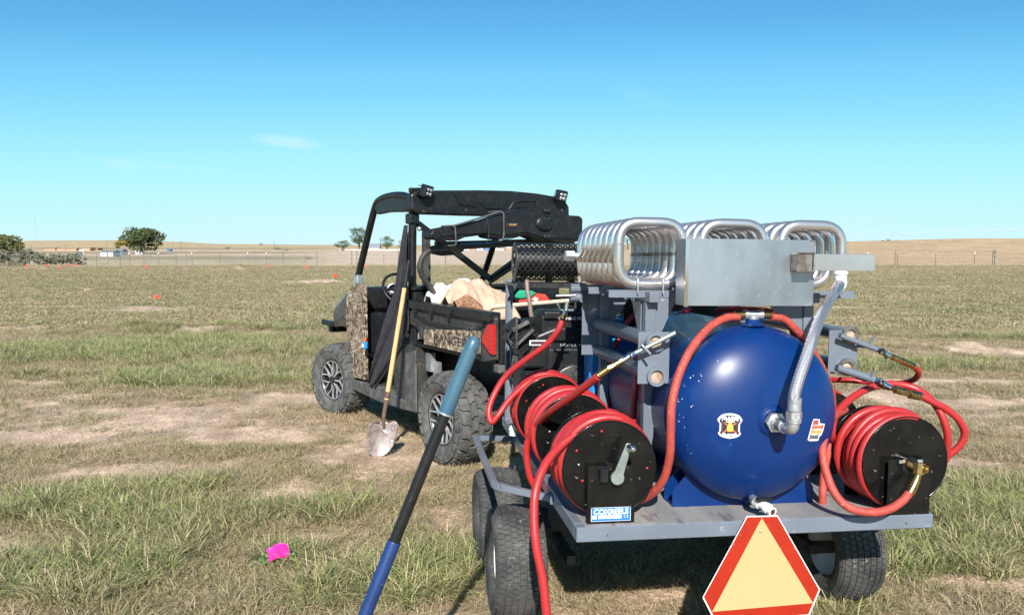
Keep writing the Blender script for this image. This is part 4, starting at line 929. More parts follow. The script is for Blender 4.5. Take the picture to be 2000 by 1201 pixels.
# ------------------------------------------------------------------ wands on the pipe holders
def wand(label, a, b, hook, c, d, e, r=.009, thick=None):
    """a-b steel tube, hook = points of the bent rod, b-c chrome valve, c-d brass couplings, d-e barb"""
    t = thing('hose_wand', label, 'hose wand', tuple(a), 'steel wands on the pipe holders')
    tk = thick or r
    x = (b-a).normalized()
    part('wand_tube', MB().cyl(a, b, tk, seg=16).ring(a, x, tk, tk*.55, .001), M['grey_paint'] if thick else M['zinc'], t)
    part('hook', MB().tube(fillet(hook, .012, 4), .0052, 10), M['grey_paint'], t)
    v = MB(); L = (c-b).length; y = (c-b).normalized()
    v.cyl(b-y*.004, b+y*L*.34, r*1.15, seg=6, smooth=False).cyl(b+y*L*.30, b+y*L*.62, r*1.45, seg=14).cyl(b+y*L*.62, c, r*1.2, seg=8)
    part('ball_valve', v, M['chrome'], t); mid = b+y*L*.45
    part('valve_lever', MB().rectbar(mid+Vector((-.006,-.012,.018)), mid+Vector((.008,-.014,-.024)), .010, .006), M['black_metal'], t)
    g = MB(); L = (d-c).length; y = (d-c).normalized()
    for s0, s1, k, sg in ((0,.25,1.0,6), (.25,.62,1.35,16), (.62,.8,1.1,8), (.8,1,1.25,6)): g.cyl(c+y*L*s0, c+y*L*s1, r*k, seg=sg, smooth=sg > 8)
    L2 = (e-d).length; y2 = (e-d).normalized()
    for k in range(5): g.cyl(d+y2*L2*k/5, d+y2*L2*(k+.7)/5, r*1.55, seg=14)
    part('coupling', g, M['brass'], t)
    return t
v = .155
wand('thin silver wand lying across the left hole plate, fed from the middle reel', V_(1319,650,.13), V_(1240,690,v), [V_(1271,692,.12), V_(1250,670,.14), V_(1262,664,.17)], V_(1217,703,v), V_(1188,720,v), V_(1166,735,.16))
wand('upper wand on the right hole plate, its red hose hooking back', V_(1640,655,.31), V_(1712,682,.31), [V_(1672,676,.34), V_(1693,678,.31), V_(1708,656,.29)], V_(1738,695,.31), V_(1762,705,.32), V_(1786,716,.33), r=.009, thick=.0105)
wand('lower wand on the right hole plate, thicker tube and long brass couplings', V_(1634,718,.29), V_(1706,741,.28), [V_(1672,737,.32), V_(1694,745,.28), V_(1707,725,.26)], V_(1738,757,.27), V_(1776,769,.27), V_(1798,774,.27), r=.0115, thick=.015)
wand('dark wand upright in the front left holder beside the engine', V_(1108,590,1.0), V_(1105,606,1.0), [V_(1120,606,1.0), V_(1094,606,1.0), V_(1089,594,.98)], V_(1102,612,1.0), V_(1100,616,1.0), V_(1099,622,1.0), r=.009)
single('steel_rod', MB().cyl(V_(1086,578,1.0), V_(1124,577,1.0), .006, seg=12), M['galv'], 'short bright rod sticking left out of the front holder stub', 'rod')
# slow vehicle sign on the rear beam
def sign():
    v = -.03; p = lambda x, y, dv=0.: tuple(V_(x, y, v-dv))
    out = [(1459,1007),(1519,1006),(1602,1151),(1581,1201),(1396,1213),(1372,1166)]
    t = thing('slow_vehicle_sign', 'orange triangle sign with red border hung on the trailer rear beam', 'sign', tuple(V_(1488,1110,v)))
    c = (1488,1115)
    def poly(P, d, k=1.): return [p(c[0]+(x-c[0])*k, c[1]+(y-c[1])*k, d) for x, y in P]
    def slab(P, d0, d1, k=1.): A = poly(P, d0, k)+poly(P, d1, k); n = len(P); return MB().add(A, [tuple(range(n)), tuple(range(2*n-1, n-1, -1))]+[(i, i+n, (i+1) % n+n, (i+1) % n) for i in range(n)])
    part('sign_edge', slab(out, .0, .002), M['decal_white'], t); part('border', slab(out, .0021, .0026, .978), M['sign_red'], t)
    part('triangle', slab([(1488,1011),(1588,1177),(1391,1194)], .0027, .0031), M['sign_orange'], t)
    part('bolt', MB().sph(p(1485,1037,.004), .005, 12, 6), M['galv'], t); part('rivet', MB().ring(p(1431,1062,.0035), (0,1,0), .0045, .002, .001), M['galv'], t)
    part('mounting_strap', MB().rectbar(Vector(p(1485,1030,-.006)), Vector(p(1488,1150,-.006)), .03, .004, up=(0,1,0)).box((.64,-.03,-.035), (.66,-.0005,-.015)), M['rust'], t)
sign()
# ------------------------------------------------------------------ engine and silencer
def engine():
    t = thing('engine', 'black petrol engine with round finned fan screen at the front of the trailer', 'engine', (.22,1.6,0)); b = M['black']; d = M['black_metal']
    part('blower_housing', MB().box((.12,1.36,.22), (.42,1.50,.50), ch=.04).box((.02,1.40,.06), (.42,1.70,.36), ch=.03), b, t, bevel=.006)
    part('shroud', MB().prism([(.02,.36),(.10,.53),(.20,.57),(.42,.57),(.42,.36)], 'y', 1.38, 1.46), b, t, bevel=.012)
    s = MB().lathe([(.02,-.012),(.12,-.006),(.135,0),(.135,.02)], (.30,1.355,.25), (0,1,0), 40)
    part('fan_screen', s, d, t)
    r = MB()
    for k in range(9): r.ring((.30,1.338+k*.0012,.25), (0,1,0), .022+k*.0125, .017+k*.0125, .004, 40)
    part('screen_rings', r, M['black_dusty'], t); part('hub_badge', MB().box((.29,1.325,.243), (.325,1.335,.258)), M['galv'], t)
    part('air_cleaner', MB().box((.10,1.42,.50), (.45,1.62,.655), ch=.03).box((.14,1.40,.61), (.43,1.42,.65)), b, t, bevel=.008)
    for (u, n, a) in ((.03,.52,R(-38)), (.45,.52,R(38))):
        m = MB(); m.M = Matrix.Translation((u,1.50,n)) @ Matrix.Rotation(a, 4, 'Y'); m.box((-.07,-.06,-.08), (.07,.08,.05), ch=.01)
        for k in range(7): m.box((-.08,-.07,-.075+k*.018), (.08,.09,-.069+k*.018))
        m.box((-.05,-.05,.055), (.05,.07,.085), ch=.012); m.M = None; part('cylinder_head', m, b, t)
    for k in range(2): part('spark_lead', MB().tube(cat_rom([(-.02+k*.02,1.42,.58), (-.05,1.38,.52), (-.02,1.36,.46+.02*k), (.02,1.37,.42)], 6), .004, 8), d, t)
    part('intake_bracket', MB().rectbar((-.03,1.42,.55), (.06,1.40,.60), .02, .02).rectbar((.0,1.40,.48), (.08,1.38,.56), .014, .014), M['tyre_dusty'], t)
    part('bracket', MB().box((-.01,1.39,.38), (.0,1.44,.62)).rectbar((-.03,1.42,.3), (.0,1.4,.5), .012, .012), M['black_dusty'], t)
    lab = MB(); f = lambda x, y: (x, 1.3575, y)
    lab2 = MB(); text_on(lab2, 'KOHLER', .045, lambda x, y: (x, 1.3765, y), .315, .47, width=.19, bold=.001)
    part('name_lettering', lab2, M['galv'], t)
    text_on(lab, 'COMMAND PRO', .022, lambda x, y: (x, 1.397, y), .28, .615, width=.13); lab.add([(.06,1.376,.478),(.17,1.376,.478),(.17,1.376,.505),(.06,1.376,.505)], [(0,1,2,3)]); part('decal', lab, M['decal_white'], t)
    part('decal_strip', MB().add([(.067,1.375,.484),(.163,1.375,.484),(.163,1.375,.499),(.067,1.375,.499)], [(0,1,2,3)]), M['ink'], t)
    part('engine_block', MB().box((.05,1.50,.02), (.42,1.80,.45), ch=.03), M['black_dusty'], t)
    part('oil_filler', MB().cyl((-.02,1.36,.02), (-.02,1.36,.05), .022).cyl((-.02,1.36,.05), (-.02,1.36,.075), .028), M['white'], t)
engine()
def pump():
    t = thing('air_compressor', 'black twin cylinder compressor pump standing ahead of the blue tank', 'compressor', (.75,1.45,0)); b = M['black']
    part('pump_body', MB().box((.56,1.28,.10), (1.0,1.70,.46), ch=.04), b, t, bevel=.01)
    part('base_frame', MB().box((.50,1.24,.0), (1.06,1.27,.10)).box((.50,1.70,.0), (1.06,1.73,.10)).box((.50,1.27,.06), (.54,1.70,.10)).box((1.02,1.27,.06), (1.06,1.70,.10)), M['grey_paint'], t)
    for u in (.63, .86):
        m = MB().cyl((u,1.45,.46), (u,1.45,.72), .07)
        for k in range(9): m.cyl((u,1.45,.51+k*.022), (u,1.45,.517+k*.022), .092)
        m.box((u-.10,1.35,.71), (u+.10,1.55,.77), ch=.01); part('cylinder', m, b, t, split=False)
    w_ = MB().ring((.78,1.235,.36), (0,1,0), .19, .16, .03, 36).cyl((.78,1.24,.36), (.78,1.28,.36), .04)
    for k in range(5): a = k*1.257; w_.rectbar((.78,1.25,.36), (.78+.17*math.cos(a),1.25,.36+.17*math.sin(a)), .03, .012)
    part('flywheel', w_, M['black_metal'], t, split=False)
    part('guard_panel', MB().box((.50,1.19,.10), (1.06,1.194,.715)), M['black'], t); part('copper_line', MB().tube(cat_rom([(.63,1.34,.74), (.66,1.30,.76), (.80,1.30,.755), (.86,1.34,.74)], 6), .008, 10), M['brass'], t)
    part('white_decal', MB().add([(.60,1.187,.69),(.72,1.187,.69),(.72,1.187,.70),(.60,1.187,.70)], [(0,1,2,3)]), M['decal_white'], t)
pump()
def tote():
    t = thing('storage_tote', 'blue plastic tote with teal cloth on it, glimpsed between the left pipes and tank', 'tote', (.42,1.30,0))
    part('tote_body', MB().box((.335,1.20,.16), (.545,1.34,.60), ch=.012), M['bluep'], t, bevel=.004); part('tote_rim', MB().box((.328,1.19,.60), (.552,1.35,.625), ch=.006), M['bluep'], t)
    g = MB(); V = []; n = 10
    for i in range(n+1):
        for j in range(n+1): V.append((.34+.2*i/n, 1.18+.17*j/n, .632+.05*abs(mnoise.noise(Vector((i*.5, j*.5, 3))))+.03*math.sin(i*.6)))
    part('teal_cloth', g.add(V, [(i*(n+1)+j, (i+1)*(n+1)+j, (i+1)*(n+1)+j+1, i*(n+1)+j+1) for i in range(n) for j in range(n)], True), M['green'], t)
tote()
def silencer():
    u0, u1, v, n, r = .0, .36, 1.52, .905, .088
    t = thing('silencer', 'black silencer drum in an expanded metal heat guard above the engine', 'silencer', (.18,1.52,.80))
    part('drum', MB().cyl((u0+.01,v,n), (u1-.01,v,n), r-.012, seg=36), M['black_metal'], t)
    # expanded metal: diamonds of thin strands bent round the drum
    mb = MB(); nu, na = 26, 34; ro = r+.012
    def pt(i, j, rr_): a = 2*math.pi*j/na; return (u0+(u1-u0)*i/nu, v+rr_*math.cos(a), n+rr_*math.sin(a))
    def strand(p, q): 
        P_, Q_ = Vector(p), Vector(q); c1 = Vector((P_.x, v, n)); c2 = Vector((Q_.x, v, n)); w_ = .0022
        o1, o2 = (P_-c1).normalized(), (Q_-c2).normalized(); dx = Vector((w_, 0, 0))
        mb.add([P_-dx, P_+dx, Q_+dx, Q_-dx, P_-dx-o1*.004, P_+dx-o1*.004, Q_+dx-o2*.004, Q_-dx-o2*.004], [(3,2,1,0),(0,1,5,4),(2,3,7,6),(1,2,6,5),(3,0,4,7)])
    for i in range(nu):
        for j in range(na):
            if (i+j) % 2 == 0: strand(pt(i,j,ro), pt(i+1,j+1,ro)) 
            else: strand(pt(i,j+1,ro), pt(i+1,j,ro))
    part('heat_guard', mb, M['black_metal'], t)
    part('end_cap', MB().ring((u0-.003,v,n), (1,0,0), ro+.002, r-.03, .006, 36).ring((u1-.003,v,n), (1,0,0), ro+.002, r-.03, .006, 36), M['black_metal'], t)
    part('outlet', MB().cyl((u1-.005,v,n), (u1+.05,v,n), .022), M['weld'], t)
    part('mount_foot', MB().box((.03,1.50,.798), (.06,1.56,.83)).box((.29,1.50,.798), (.32,1.56,.83)), M['black_metal'], t)
silencer()
hose('braided_line', [V_(1029,548,1.4), V_(1030,565,1.38), V_(1034,590,1.37), V_(1038,618,1.37)], .0115, M['fuel_braid'], 'brown braided fuel line dropping from the silencer to the engine')
hose('braided_line', [V_(1131,540,1.4), V_(1133,560,1.38), V_(1134,580,1.37)], .012, M['fuel_braid'], 'short braided line hanging at the right end of the silencer')
FR = Matrix.Identity(4)
# ================================================================== UTILITY VEHICLE
FR = UF
def bz(pts, b): return [((q := B_(x, y, b)).y, q.z) for x, y in pts]       # side view points -> (a, z)
def az(pts, a): return [((q := A_(x, y, a)).x, q.z) for x, y in pts]       # rear view points -> (b, z)
def vehicle():
    t = thing('utility_vehicle', 'black open sided utility vehicle with camouflage panels and roll cage', 'utility vehicle', (.75,1.0,0))
    bk, bd = M['black'], M['black_dusty']
    # wheels
    rows = [(-1.42,-.98,.15), (-.96,-.42,.5), (-.38,.02,-.4), (.05,.42,.4), (.46,.96,-.5), (.98,1.42,.15)]
    tm = tyre_mb(.34, .27, .182, rows, 21, .017, .80, lug=True).mesh('tyre', M['tyre_dusty'])
    rim = MB().lathe([(.186,-.105),(.188,-.112),(.176,-.108),(.168,-.06),(.165,.08),(.186,.10)], (0,0,0), (1,0,0), 40).lathe([(.168,-.062),(.0,-.05)], (0,0,0), (1,0,0), 40).mesh('rim', M['black_metal'])
    sp = MB()
    for k in range(7):
        for s in (-1, 1):
            a0, a1 = 2*math.pi*k/7+s*.05, 2*math.pi*k/7+s*.27
            p = lambda r_, a, x: Vector((x, r_*math.cos(a), r_*math.sin(a)))
            sp.rectbar(p(.035, 2*math.pi*k/7, -.098), p(.10, a0, -.088), .010, .020, up=(1,0,0)).rectbar(p(.095, a0, -.088), p(.172, a1, -.104), .010, .012, up=(1,0,0))
    sp.ring((-.109,0,0), (1,0,0), .182, .172, .004, 40)
    spm = sp.mesh('spokes', mat('machined_rim', (.50,.51,.53), .3, .45, c2=(.34,.34,.36), scale=20)); cap = MB().cyl((-.112,0,0), (-.08,0,0), .034, seg=20).cyl((-.10,0,0), (.02,0,0), .05)
    capm = cap.mesh('wheel', M['black_metal'])
    for b in (.14, 1.36):
        for a in (0., 2.1):
            wl = bpy.data.objects.new('wheel', capm); col.objects.link(wl); wl.parent = t
            wl.matrix_local = Matrix.Translation(Vector((b+(-.04 if b < 1 else .04)-(.03 if a > 1 and b < 1 else 0), a, .335))-BASE[t.name]) @ Matrix.Rotation((0 if b < 1 else math.pi)+(R(13) if a > 1 else 0), 4, 'Z') @ Matrix.Rotation(.3+a*1.3+b, 4, 'X')
            for nm, me in (('tyre', tm), ('rim', rim), ('spokes', spm)):
                o = bpy.data.objects.new(nm, me); col.objects.link(o); o.parent = wl
    # chassis
    part('chassis', MB().box((.35,-.55,.50), (1.15,2.5,.76), ch=.02).box((.10,.75,.36), (1.40,1.62,.42)), bd, t)
    ar = MB()
    for b0, b1 in ((.26,.62), (1.24,.88)):
        for a in (0, 2.1):
            ar.cyl((b0,a,.33), (b1,a+.28,.50), .022).cyl((b0,a-.05,.30), (b1,a-.15,.42), .022).cyl((b0+.0,a,.38), (b1,a+.1,.78), .035)
    part('suspension_arm', ar, bd, t, split=False)
    part('heat_shield', MB().box((.10,.36,.62), (.14,.44,.76)).box((.12,.28,.52), (.15,.36,.70)), M['galv'], t, split=False)
    # cargo bed
    side = [(.60,1.15),(-.60,1.13),(-.64,1.09),(-.64,.83),(-.50,.80),(.36,.86),(.50,.95),(.60,.97)]
    part('bed_side', MB().prism(side, 'x', .045, .075), bd, t, bevel=.006); part('bed_side', MB().prism(side, 'x', 1.43, 1.46), bd, t, bevel=.006)
    for b in (.02, 1.41): part('bed_rail', MB().prism([(.62,1.155),(-.62,1.135),(-.62,1.075),(.62,1.095)], 'x', b, b+.085), bk, t, bevel=.008)
    for a in (.42, .15, -.12): part('tie_down', MB().box((.012,a,1.09), (.02,a+.07,1.125)).box((.004,a+.018,1.065), (.02,a+.052,1.105)), bk, t, bevel=.003)
    part('side_moulding', MB().prism([(.50,1.04),(.30,.99),(-.40,.975),(-.52,1.045),(-.50,1.065),(-.38,1.0),(.30,1.012),(.50,1.062)], 'x', .035, .0445), bk, t)
    part('side_moulding', MB().prism([(.33,.875),(-.47,.815),(-.47,.835),(.33,.895)], 'x', .033, .0445), bk, t)
    part('bed_floor', MB().box((.075,-.60,.80), (1.43,.55,.82)), bk, t)
    part('headboard', MB().box((.06,.55,.80), (1.46,.60,1.225), ch=.01).box((.04,.53,1.226), (1.48,.62,1.26), ch=.008), bk, t, bevel=.004)
    gr = MB()
    for k in range(3): gr.box((.12+k*.46,.544,.98), (.52+k*.46,.5495,1.16), ch=.004)
    part('headboard_panel', gr, bk, t, bevel=.003)
    part('right_panel', MB().box((1.424,-.5,.92), (1.4295,.5,1.06), ch=.002), bk, t)
    tb = MB()
    for a in (-.42,-.2,.02,.24,.44): tb.sph((1.404,a,1.115), .012, 10, 6)
    part('rail_bolt', tb, M['galv'], t)
    part('tailgate', MB().box((.08,-.66,.80), (1.42,-.62,1.09), ch=.008).box((.16,-.668,.86), (.70,-.6605,1.03), ch=.004).box((.80,-.668,.86), (1.34,-.6605,1.03), ch=.004), bk, t, bevel=.004)
    part('rear_valance', MB().box((.07,-.655,.735), (1.43,-.57,.797), ch=.01), M['tyre_dusty'], t, bevel=.01)
    tl = MB().prism([(-.505,.975),(-.575,1.06),(-.66,1.06),(-.66,.865),(-.60,.865),(-.505,.935)], 'x', .028, .043)
    part('tail_light', tl, M['tail_red'], t, bevel=.006); part('tail_light', MB().box((1.38,-.672,.865), (1.46,-.56,1.06)), M['tail_red'], t, bevel=.006)
    ld = MB()
    for k in range(5): ld.box((.0255,-.645,.90+k*.028), (.0279,-.60,.915+k*.028))
    part('lamp_segment', ld, M['decal_red'], t)
    # printed camouflage panel with lettering
    pn = bz([(829,643),(938,646),(938,692),(905,689),(828,672)], .03)
    part('camouflage_panel', MB().prism(pn, 'x', .030, .0345), M['camo'], t)
    tx = MB(); text_on(tx, 'RANGER', .085, lambda x, y: (.0292, -.07-x-.18*y, .905+y), 0, 0, width=.48, bold=.0006)
    part('lettering', tx, M['ink'], t, split=False)
    # cab side: dusty rear corner, sill, floor
    cp = bz([(768,700),(795,672),(812,680),(812,805),(776,795),(770,760)], .04)
    part('cab_corner', MB().prism(cp, 'x', .04, .16), bd, t, bevel=.01)
    part('cab_corner_trim', MB().prism(bz([(792,690),(812,684),(814,806),(792,800)], .03), 'x', .025, .0395), M['tyre_dusty'], t, bevel=.006)
    part('seat_panel', MB().prism(bz([(737,718),(768,712),(772,790),(737,777)], .12), 'x', .12, .16), bk, t, bevel=.005)
    part('sill', MB().prism(bz([(685,741),(735,752),(796,786),(796,803),(740,785),(688,760)], .03), 'x', .03, .12), M['tyre_dusty'], t, bevel=.01)
    part('floor', MB().box((.10,.74,.43), (1.40,1.75,.46)), bk, t)
    part('seat_base', MB().box((.14,.72,.46), (1.38,1.18,.80), ch=.03), bk, t, bevel=.01); part('seat_back', MB().box((.14,.66,.80), (1.38,.76,1.22), ch=.03), bk, t, bevel=.01)
    # nose
    part('camouflage_fender', MB().prism(bz([(684,562),(694,553),(709,560),(710,640),(712,742),(690,737),(686,695),(678,655),(674,615),(677,580)], .03), 'x', .03, .07), M['camo'], t, bevel=.006)
    hp = [(1.80,1.20),(2.10,1.16),(2.50,1.08),(2.76,.96),(2.80,.85),(2.72,.78),(2.30,.76),(1.80,.76)]
    part('bonnet', MB().prism(hp, 'x', .24, 1.26), M['black_metal'], t, bevel=.04)
    part('front_fender', MB().prism([(1.84,1.16),(1.98,1.14),(2.20,1.03),(2.30,.92),(2.29,.80),(2.20,.84),(2.02,.90),(1.84,.80)], 'x', .06, .26), mat('gloss_grey_fender', (.03,.04,.05), .3, c2=(.045,.055,.065), coat=.5), t, bevel=.03)
    part('front_fender', MB().prism([(1.84,1.16),(1.98,1.14),(2.20,1.03),(2.30,.92),(2.29,.80),(2.20,.84),(2.02,.90),(1.84,.80)], 'x', 1.24, 1.44), M['black_metal'], t, bevel=.03)
    part('front_bumper', MB().box((.22,2.78,.70), (1.28,2.86,.80), ch=.01).cyl((.20,2.62,.80), (.20,2.92,.80), .028), bk, t, bevel=.008)
    part('dashboard', MB().box((.10,1.74,.98), (1.40,1.98,1.20), ch=.03).box((.12,1.60,.62), (.30,1.80,.98), ch=.01).box((.60,1.66,.5), (.90,1.80,1.1), ch=.02), bk, t, bevel=.01)
    part('gauge', MB().cyl((.42,1.735,1.17), (.42,1.70,1.19), .05, seg=24), M['white'], t); part('gauge_face', MB().cyl((.42,1.70,1.19), (.42,1.698,1.191), .034, seg=24), M['ink'], t)
    c = Vector((.40,1.50,1.19)); ax = Vector((0,-.80,.60)).normalized(); u = Vector((1,0,0)); w_ = ax.cross(u)
    part('steering_wheel', MB().tube([c+(u*math.cos(2*math.pi*k/32)+w_*math.sin(2*math.pi*k/32))*.165 for k in range(32)], .013, 8, closed=True).cyl(c-u*.16, c+u*.16, .012).cyl(c, c+w_*-.16, .012).cyl(c-ax*.02, c+ax*.005, .045).cyl(c, c-ax*.3, .02), bk, t)
    # roll cage
    A = [((q := B_(x, y, .10)).y, q.z) for x, y in ((697,552),(708,505),(721,450),(733,405),(742,391),(760,384),(785,382))]; A.append((.60,1.925))
    for b in (.10, 1.42):
        part('front_pillar', MB().tube(cat_rom([(b, a, z) for a, z in A], 5), .030, 14), bk, t)
        part('roof_side', MB().prism([(a, z) for a, z in A[3:]]+[(.60,1.83),(1.05,1.845),(1.28,1.835)], 'x', b-.02, b+.02), bk, t, bevel=.012)
        part('rear_pillar', MB().tube([(b,.64,1.92),(b,.66,1.40),(b,.66,.80),(b,.62,.42)], .032, 14), bk, t)
    part('inner_pillar', MB().box((.17,.60,1.15), (.23,.63,1.68)), bd, t)
    part('pillar_clamp', MB().box((.06,.60,1.74), (.14,.70,1.82), ch=.01), bk, t)
    part('front_pillar_bracket', MB().box((.07,1.70,1.18), (.13,1.80,1.32), ch=.01), M['galv'], t)
    part('roof', MB().prism([(.58,1.955),(1.30,1.935),(1.42,1.90),(1.42,1.915),(1.30,1.965),(.58,1.985)], 'x', .10, 1.42), bk, t, bevel=.006)
    out = az([(803,380),(812,374),(850,372),(940,371.5),(1000,373),(1050,378),(1085,384),(1104,391),(1112,404),(1113,428),(1100,429),(985,423),(900,421),(816,418),(803,410)], .56)
    part('rear_roof_panel', MB().prism(out, 'y', .56, .66), bk, t, bevel=.016)
    ins = MB()
    for P in ([(888,379),(930,379),(932,405),(898,400)], [(935,378),(997,380),(992,410),(950,408),(937,396)], [(1010,384),(1045,387),(1042,408),(1008,406)]): ins.prism(az(P, .55), 'y', .551, .5595)
    part('roof_panel_relief', ins, bk, t, bevel=.004)
    for x, y in ((828,413),(910,411),(1040,412),(1098,411)): p = A_(x, y, .553); part('roof_bolt', MB().cyl(p, p+Vector((0,.006,0)), .012), M['black_dusty'], t)
    V0 = A_(958, 545, .64)
    part('cage_brace', MB().rectbar(A_(816,437,.64), V0, .035, .045), bk, t); part('cage_brace', MB().rectbar(V0, A_(1030,492,.64), .035, .045), bk, t)
    part('cage_brace', MB().rectbar(V0+Vector((-.03,-.03,-.03)), A_(1022,508,.60), .012, .03), bk, t)
    p = A_(819, 447, .61); part('brace_bolt', MB().sph(p, .018, 10, 6), M['galv'], t)
    # rear facing work lights on the roof panel
    def pod(x, y, tilt):
        c = A_(x, y, .50); mb = MB(); mb.M = Matrix.Translation(c) @ Matrix.Rotation(tilt, 4, 'Z') @ Matrix.Rotation(R(14), 4, 'X') @ Matrix.Rotation(R(8), 4, 'Y')
        mb.box((-.048,-.03,-.048), (.048,.03,.048), ch=.008)
        for k in range(4): mb.box((-.044,.031,-.04+k*.022), (.044,.06,-.034+k*.022))
        lm = MB(); lm.M = mb.M; lm.box((-.036,-.034,-.036), (.036,-.0305,.036), ch=.003); 
        o = part('work_light', mb, bk, t, bevel=.003, split=False); part('lens', lm, M['black_metal'], o)
        e = MB(); e.M = mb.M
        for dx in (-.016, .016):
            for dz in (-.016, .016): e.lathe([(0,-.036),(.012,-.038),(.014,-.0345)], (dx,0,dz), (0,1,0), 12)
        part('led', e, M['lens'], o)
    pod(833, 374, R(20)); pod(1096, 383, R(-8))
    part('antenna_mount', MB().cyl(A_(800,372,.62), A_(822,372,.62), .02), bk, t)
    # rack for the long case: bent pipe and lower rail
    pp = [(q := A_(x, y, .34)) for x, y in ((1010,476),(940,480),(880,484),(850,486),(832,494),(823,508),(820,525),(828,545),(842,563),(849,580),(850,600))]
    part('rack_pipe', MB().tube(cat_rom(pp, 6), .021, 12), bd, t)
    part('rack_rail', MB().rectbar(A_(850,478,.33), A_(1120,470,.33), .03, .045), bk, t)
    part('blue_strap', MB().tube([A_(900,477,.25), A_(960,474,.25), A_(1010,463,.25), A_(1022,458,.25)], .004, 6), M['bluep'], t)
    part('rear_view_mirror', MB().prism(az([(834,490),(842,481),(860,477),(905,478),(905,490),(890,498),(862,500),(843,496)], 1.3), 'y', 1.28, 1.32), M['tyre_dusty'], t, bevel=.01)
    part('seat_belt', MB().tube(cat_rom([(.12,.70,1.72),(.14,.82,1.55),(.20,.90,1.30),(.26,.92,1.10)], 6), .022, 8, flat=.15), M['cloth_dark'], t)
    # fabric door net hanging loose from the pillar
    o2 = [(795,436),(784,470),(781,520),(777,560),(779,590)]
    g = MB(); L_ = [(790,440),(780,500),(775,548),(770,575),(752,620),(742,660),(728,705),(716,752)]; R_ = [(797,440),(793,500),(793,548),(796,590),(797,640),(780,680),(756,722),(731,757)]
    n = 10; V = []; F = []
    for i, (a_, b_) in enumerate(zip(L_, R_)):
        for j in range(n+1):
            s = j/n; V.append(B_(a_[0]+(b_[0]-a_[0])*s, a_[1]+(b_[1]-a_[1])*s, .035+.022*math.sin(s*9+i*.8)*min(1, i/3)))
    for i in range(len(L_)-1):
        for j in range(n): F.append((i*(n+1)+j, i*(n+1)+j+1, (i+1)*(n+1)+j+1, (i+1)*(n+1)+j))
    g.add(V, F, True); o = part('door_net', g, M['cloth_dark'], t); sm = o.modifiers.new('sub', 'SUBSURF'); sm.levels = sm.render_levels = 2; so = o.modifiers.new('thick', 'SOLIDIFY'); so.thickness = .006
    part('net_edge', MB().tube(cat_rom([B_(x, y, .02) for x, y in R_[3:]], 6), .007, 8), M['cloth_dark'], t)
    part('lanyard', MB().tube([B_(707,575,.0), B_(710,620,.0), B_(712,660,.0)], .003, 6), bk, t)
vehicle()
def case():
    a0 = .16
    t = thing('gun_case', 'long black moulded gun case strapped across the back of the roll cage', 'gun case', tuple(A_(990,450,a0)))
    out = [(841,457),(845,450),(852,448),(882,442),(951,429),(982,418),(997,409),(1060,405),(1077,409),(1090,419),(1133,422),(1139,427),(1138,468),(1125,473),(1055,470),(1029,460),(977,468),(954,464),(951,458),(908,464),(895,470),(850,468),(843,464)]
    part('case_body', MB().prism(az(out, a0), 'y', a0, a0+.15), M['black'], t, bevel=.028)
    inn = [(860,452),(884,448),(952,436),(984,425),(999,415),(1058,411),(1074,415),(1088,425),(1130,428),(1132,464),(1122,467),(1056,464),(1030,454),(978,461),(954,456),(905,458),(862,463)]
    part('case_lid', MB().prism(az(inn, a0-.012), 'y', a0-.012, a0-.001), M['black'], t, bevel=.008)
    c = A_(1063, 437, a0-.012); part('round_boss', MB().sph(c, .085, 24, 12, sc=(1,.35,.75)), M['black'], t)
    rb = MB()
    for k in range(3):
        for j in range(4): q = A_(1064+k*4.5, 412+j*17, a0-.03); rb.sph(q, .010, 8, 6, sc=(1,.8,1.6))
    part('rib', rb, M['black'], t)
    hd = MB().tube(cat_rom([A_(x, y, a0+.05) for x, y in ((994,410),(1003,397),(1013,393),(1044,392),(1048,399),(1050,406))], 5), .014, 10)
    part('carry_handle', hd, M['black'], t)
    lab = A_(999, 439, a0-.0135); f = lambda x, y: (lab.x+x, a0-.0150, lab.z+y)
    part('label_plate', MB().add([f(-.055,-.014), f(.055,-.014), f(.055,.014), f(-.055,.014)], [(0,1,2,3)]), M['ink'], t)
    g = lambda x, y: (lab.x+x, a0-.0158, lab.z+y+x*.02)
    part('label_lettering', text_on(MB(), 'POLARIS', .02, g, .012, 0, width=.065), M['decal_yellow'], t, split=False)
    # wire hoops and straps that hold it
    hp = MB()
    for P in ([(884,441),(889,444),(891,478),(886,480)], [(978,413),(984,417),(984,462),(981,470)]):
        pt = [A_(x, y, a0-.02) for x, y in P]; hp.tube([pt[0]+Vector((0,.17,0))]+fillet(pt, .02, 4)+[pt[-1]+Vector((0,.17,0))], .0065, 8)
    hp.tube([A_(886,441,a0-.02), A_(930,428,a0-.02), A_(979,413,a0-.02)], .0065, 8)
    part('wire_hoop', hp, M['tyre_dusty'], t, split=False)
    part('strap', MB().tube([A_(x, y, a0-.02) for x, y in ((951,428),(955,445),(955,462),(952,473))], .010, 8, flat=.4), M['black_dusty'], t)
case()
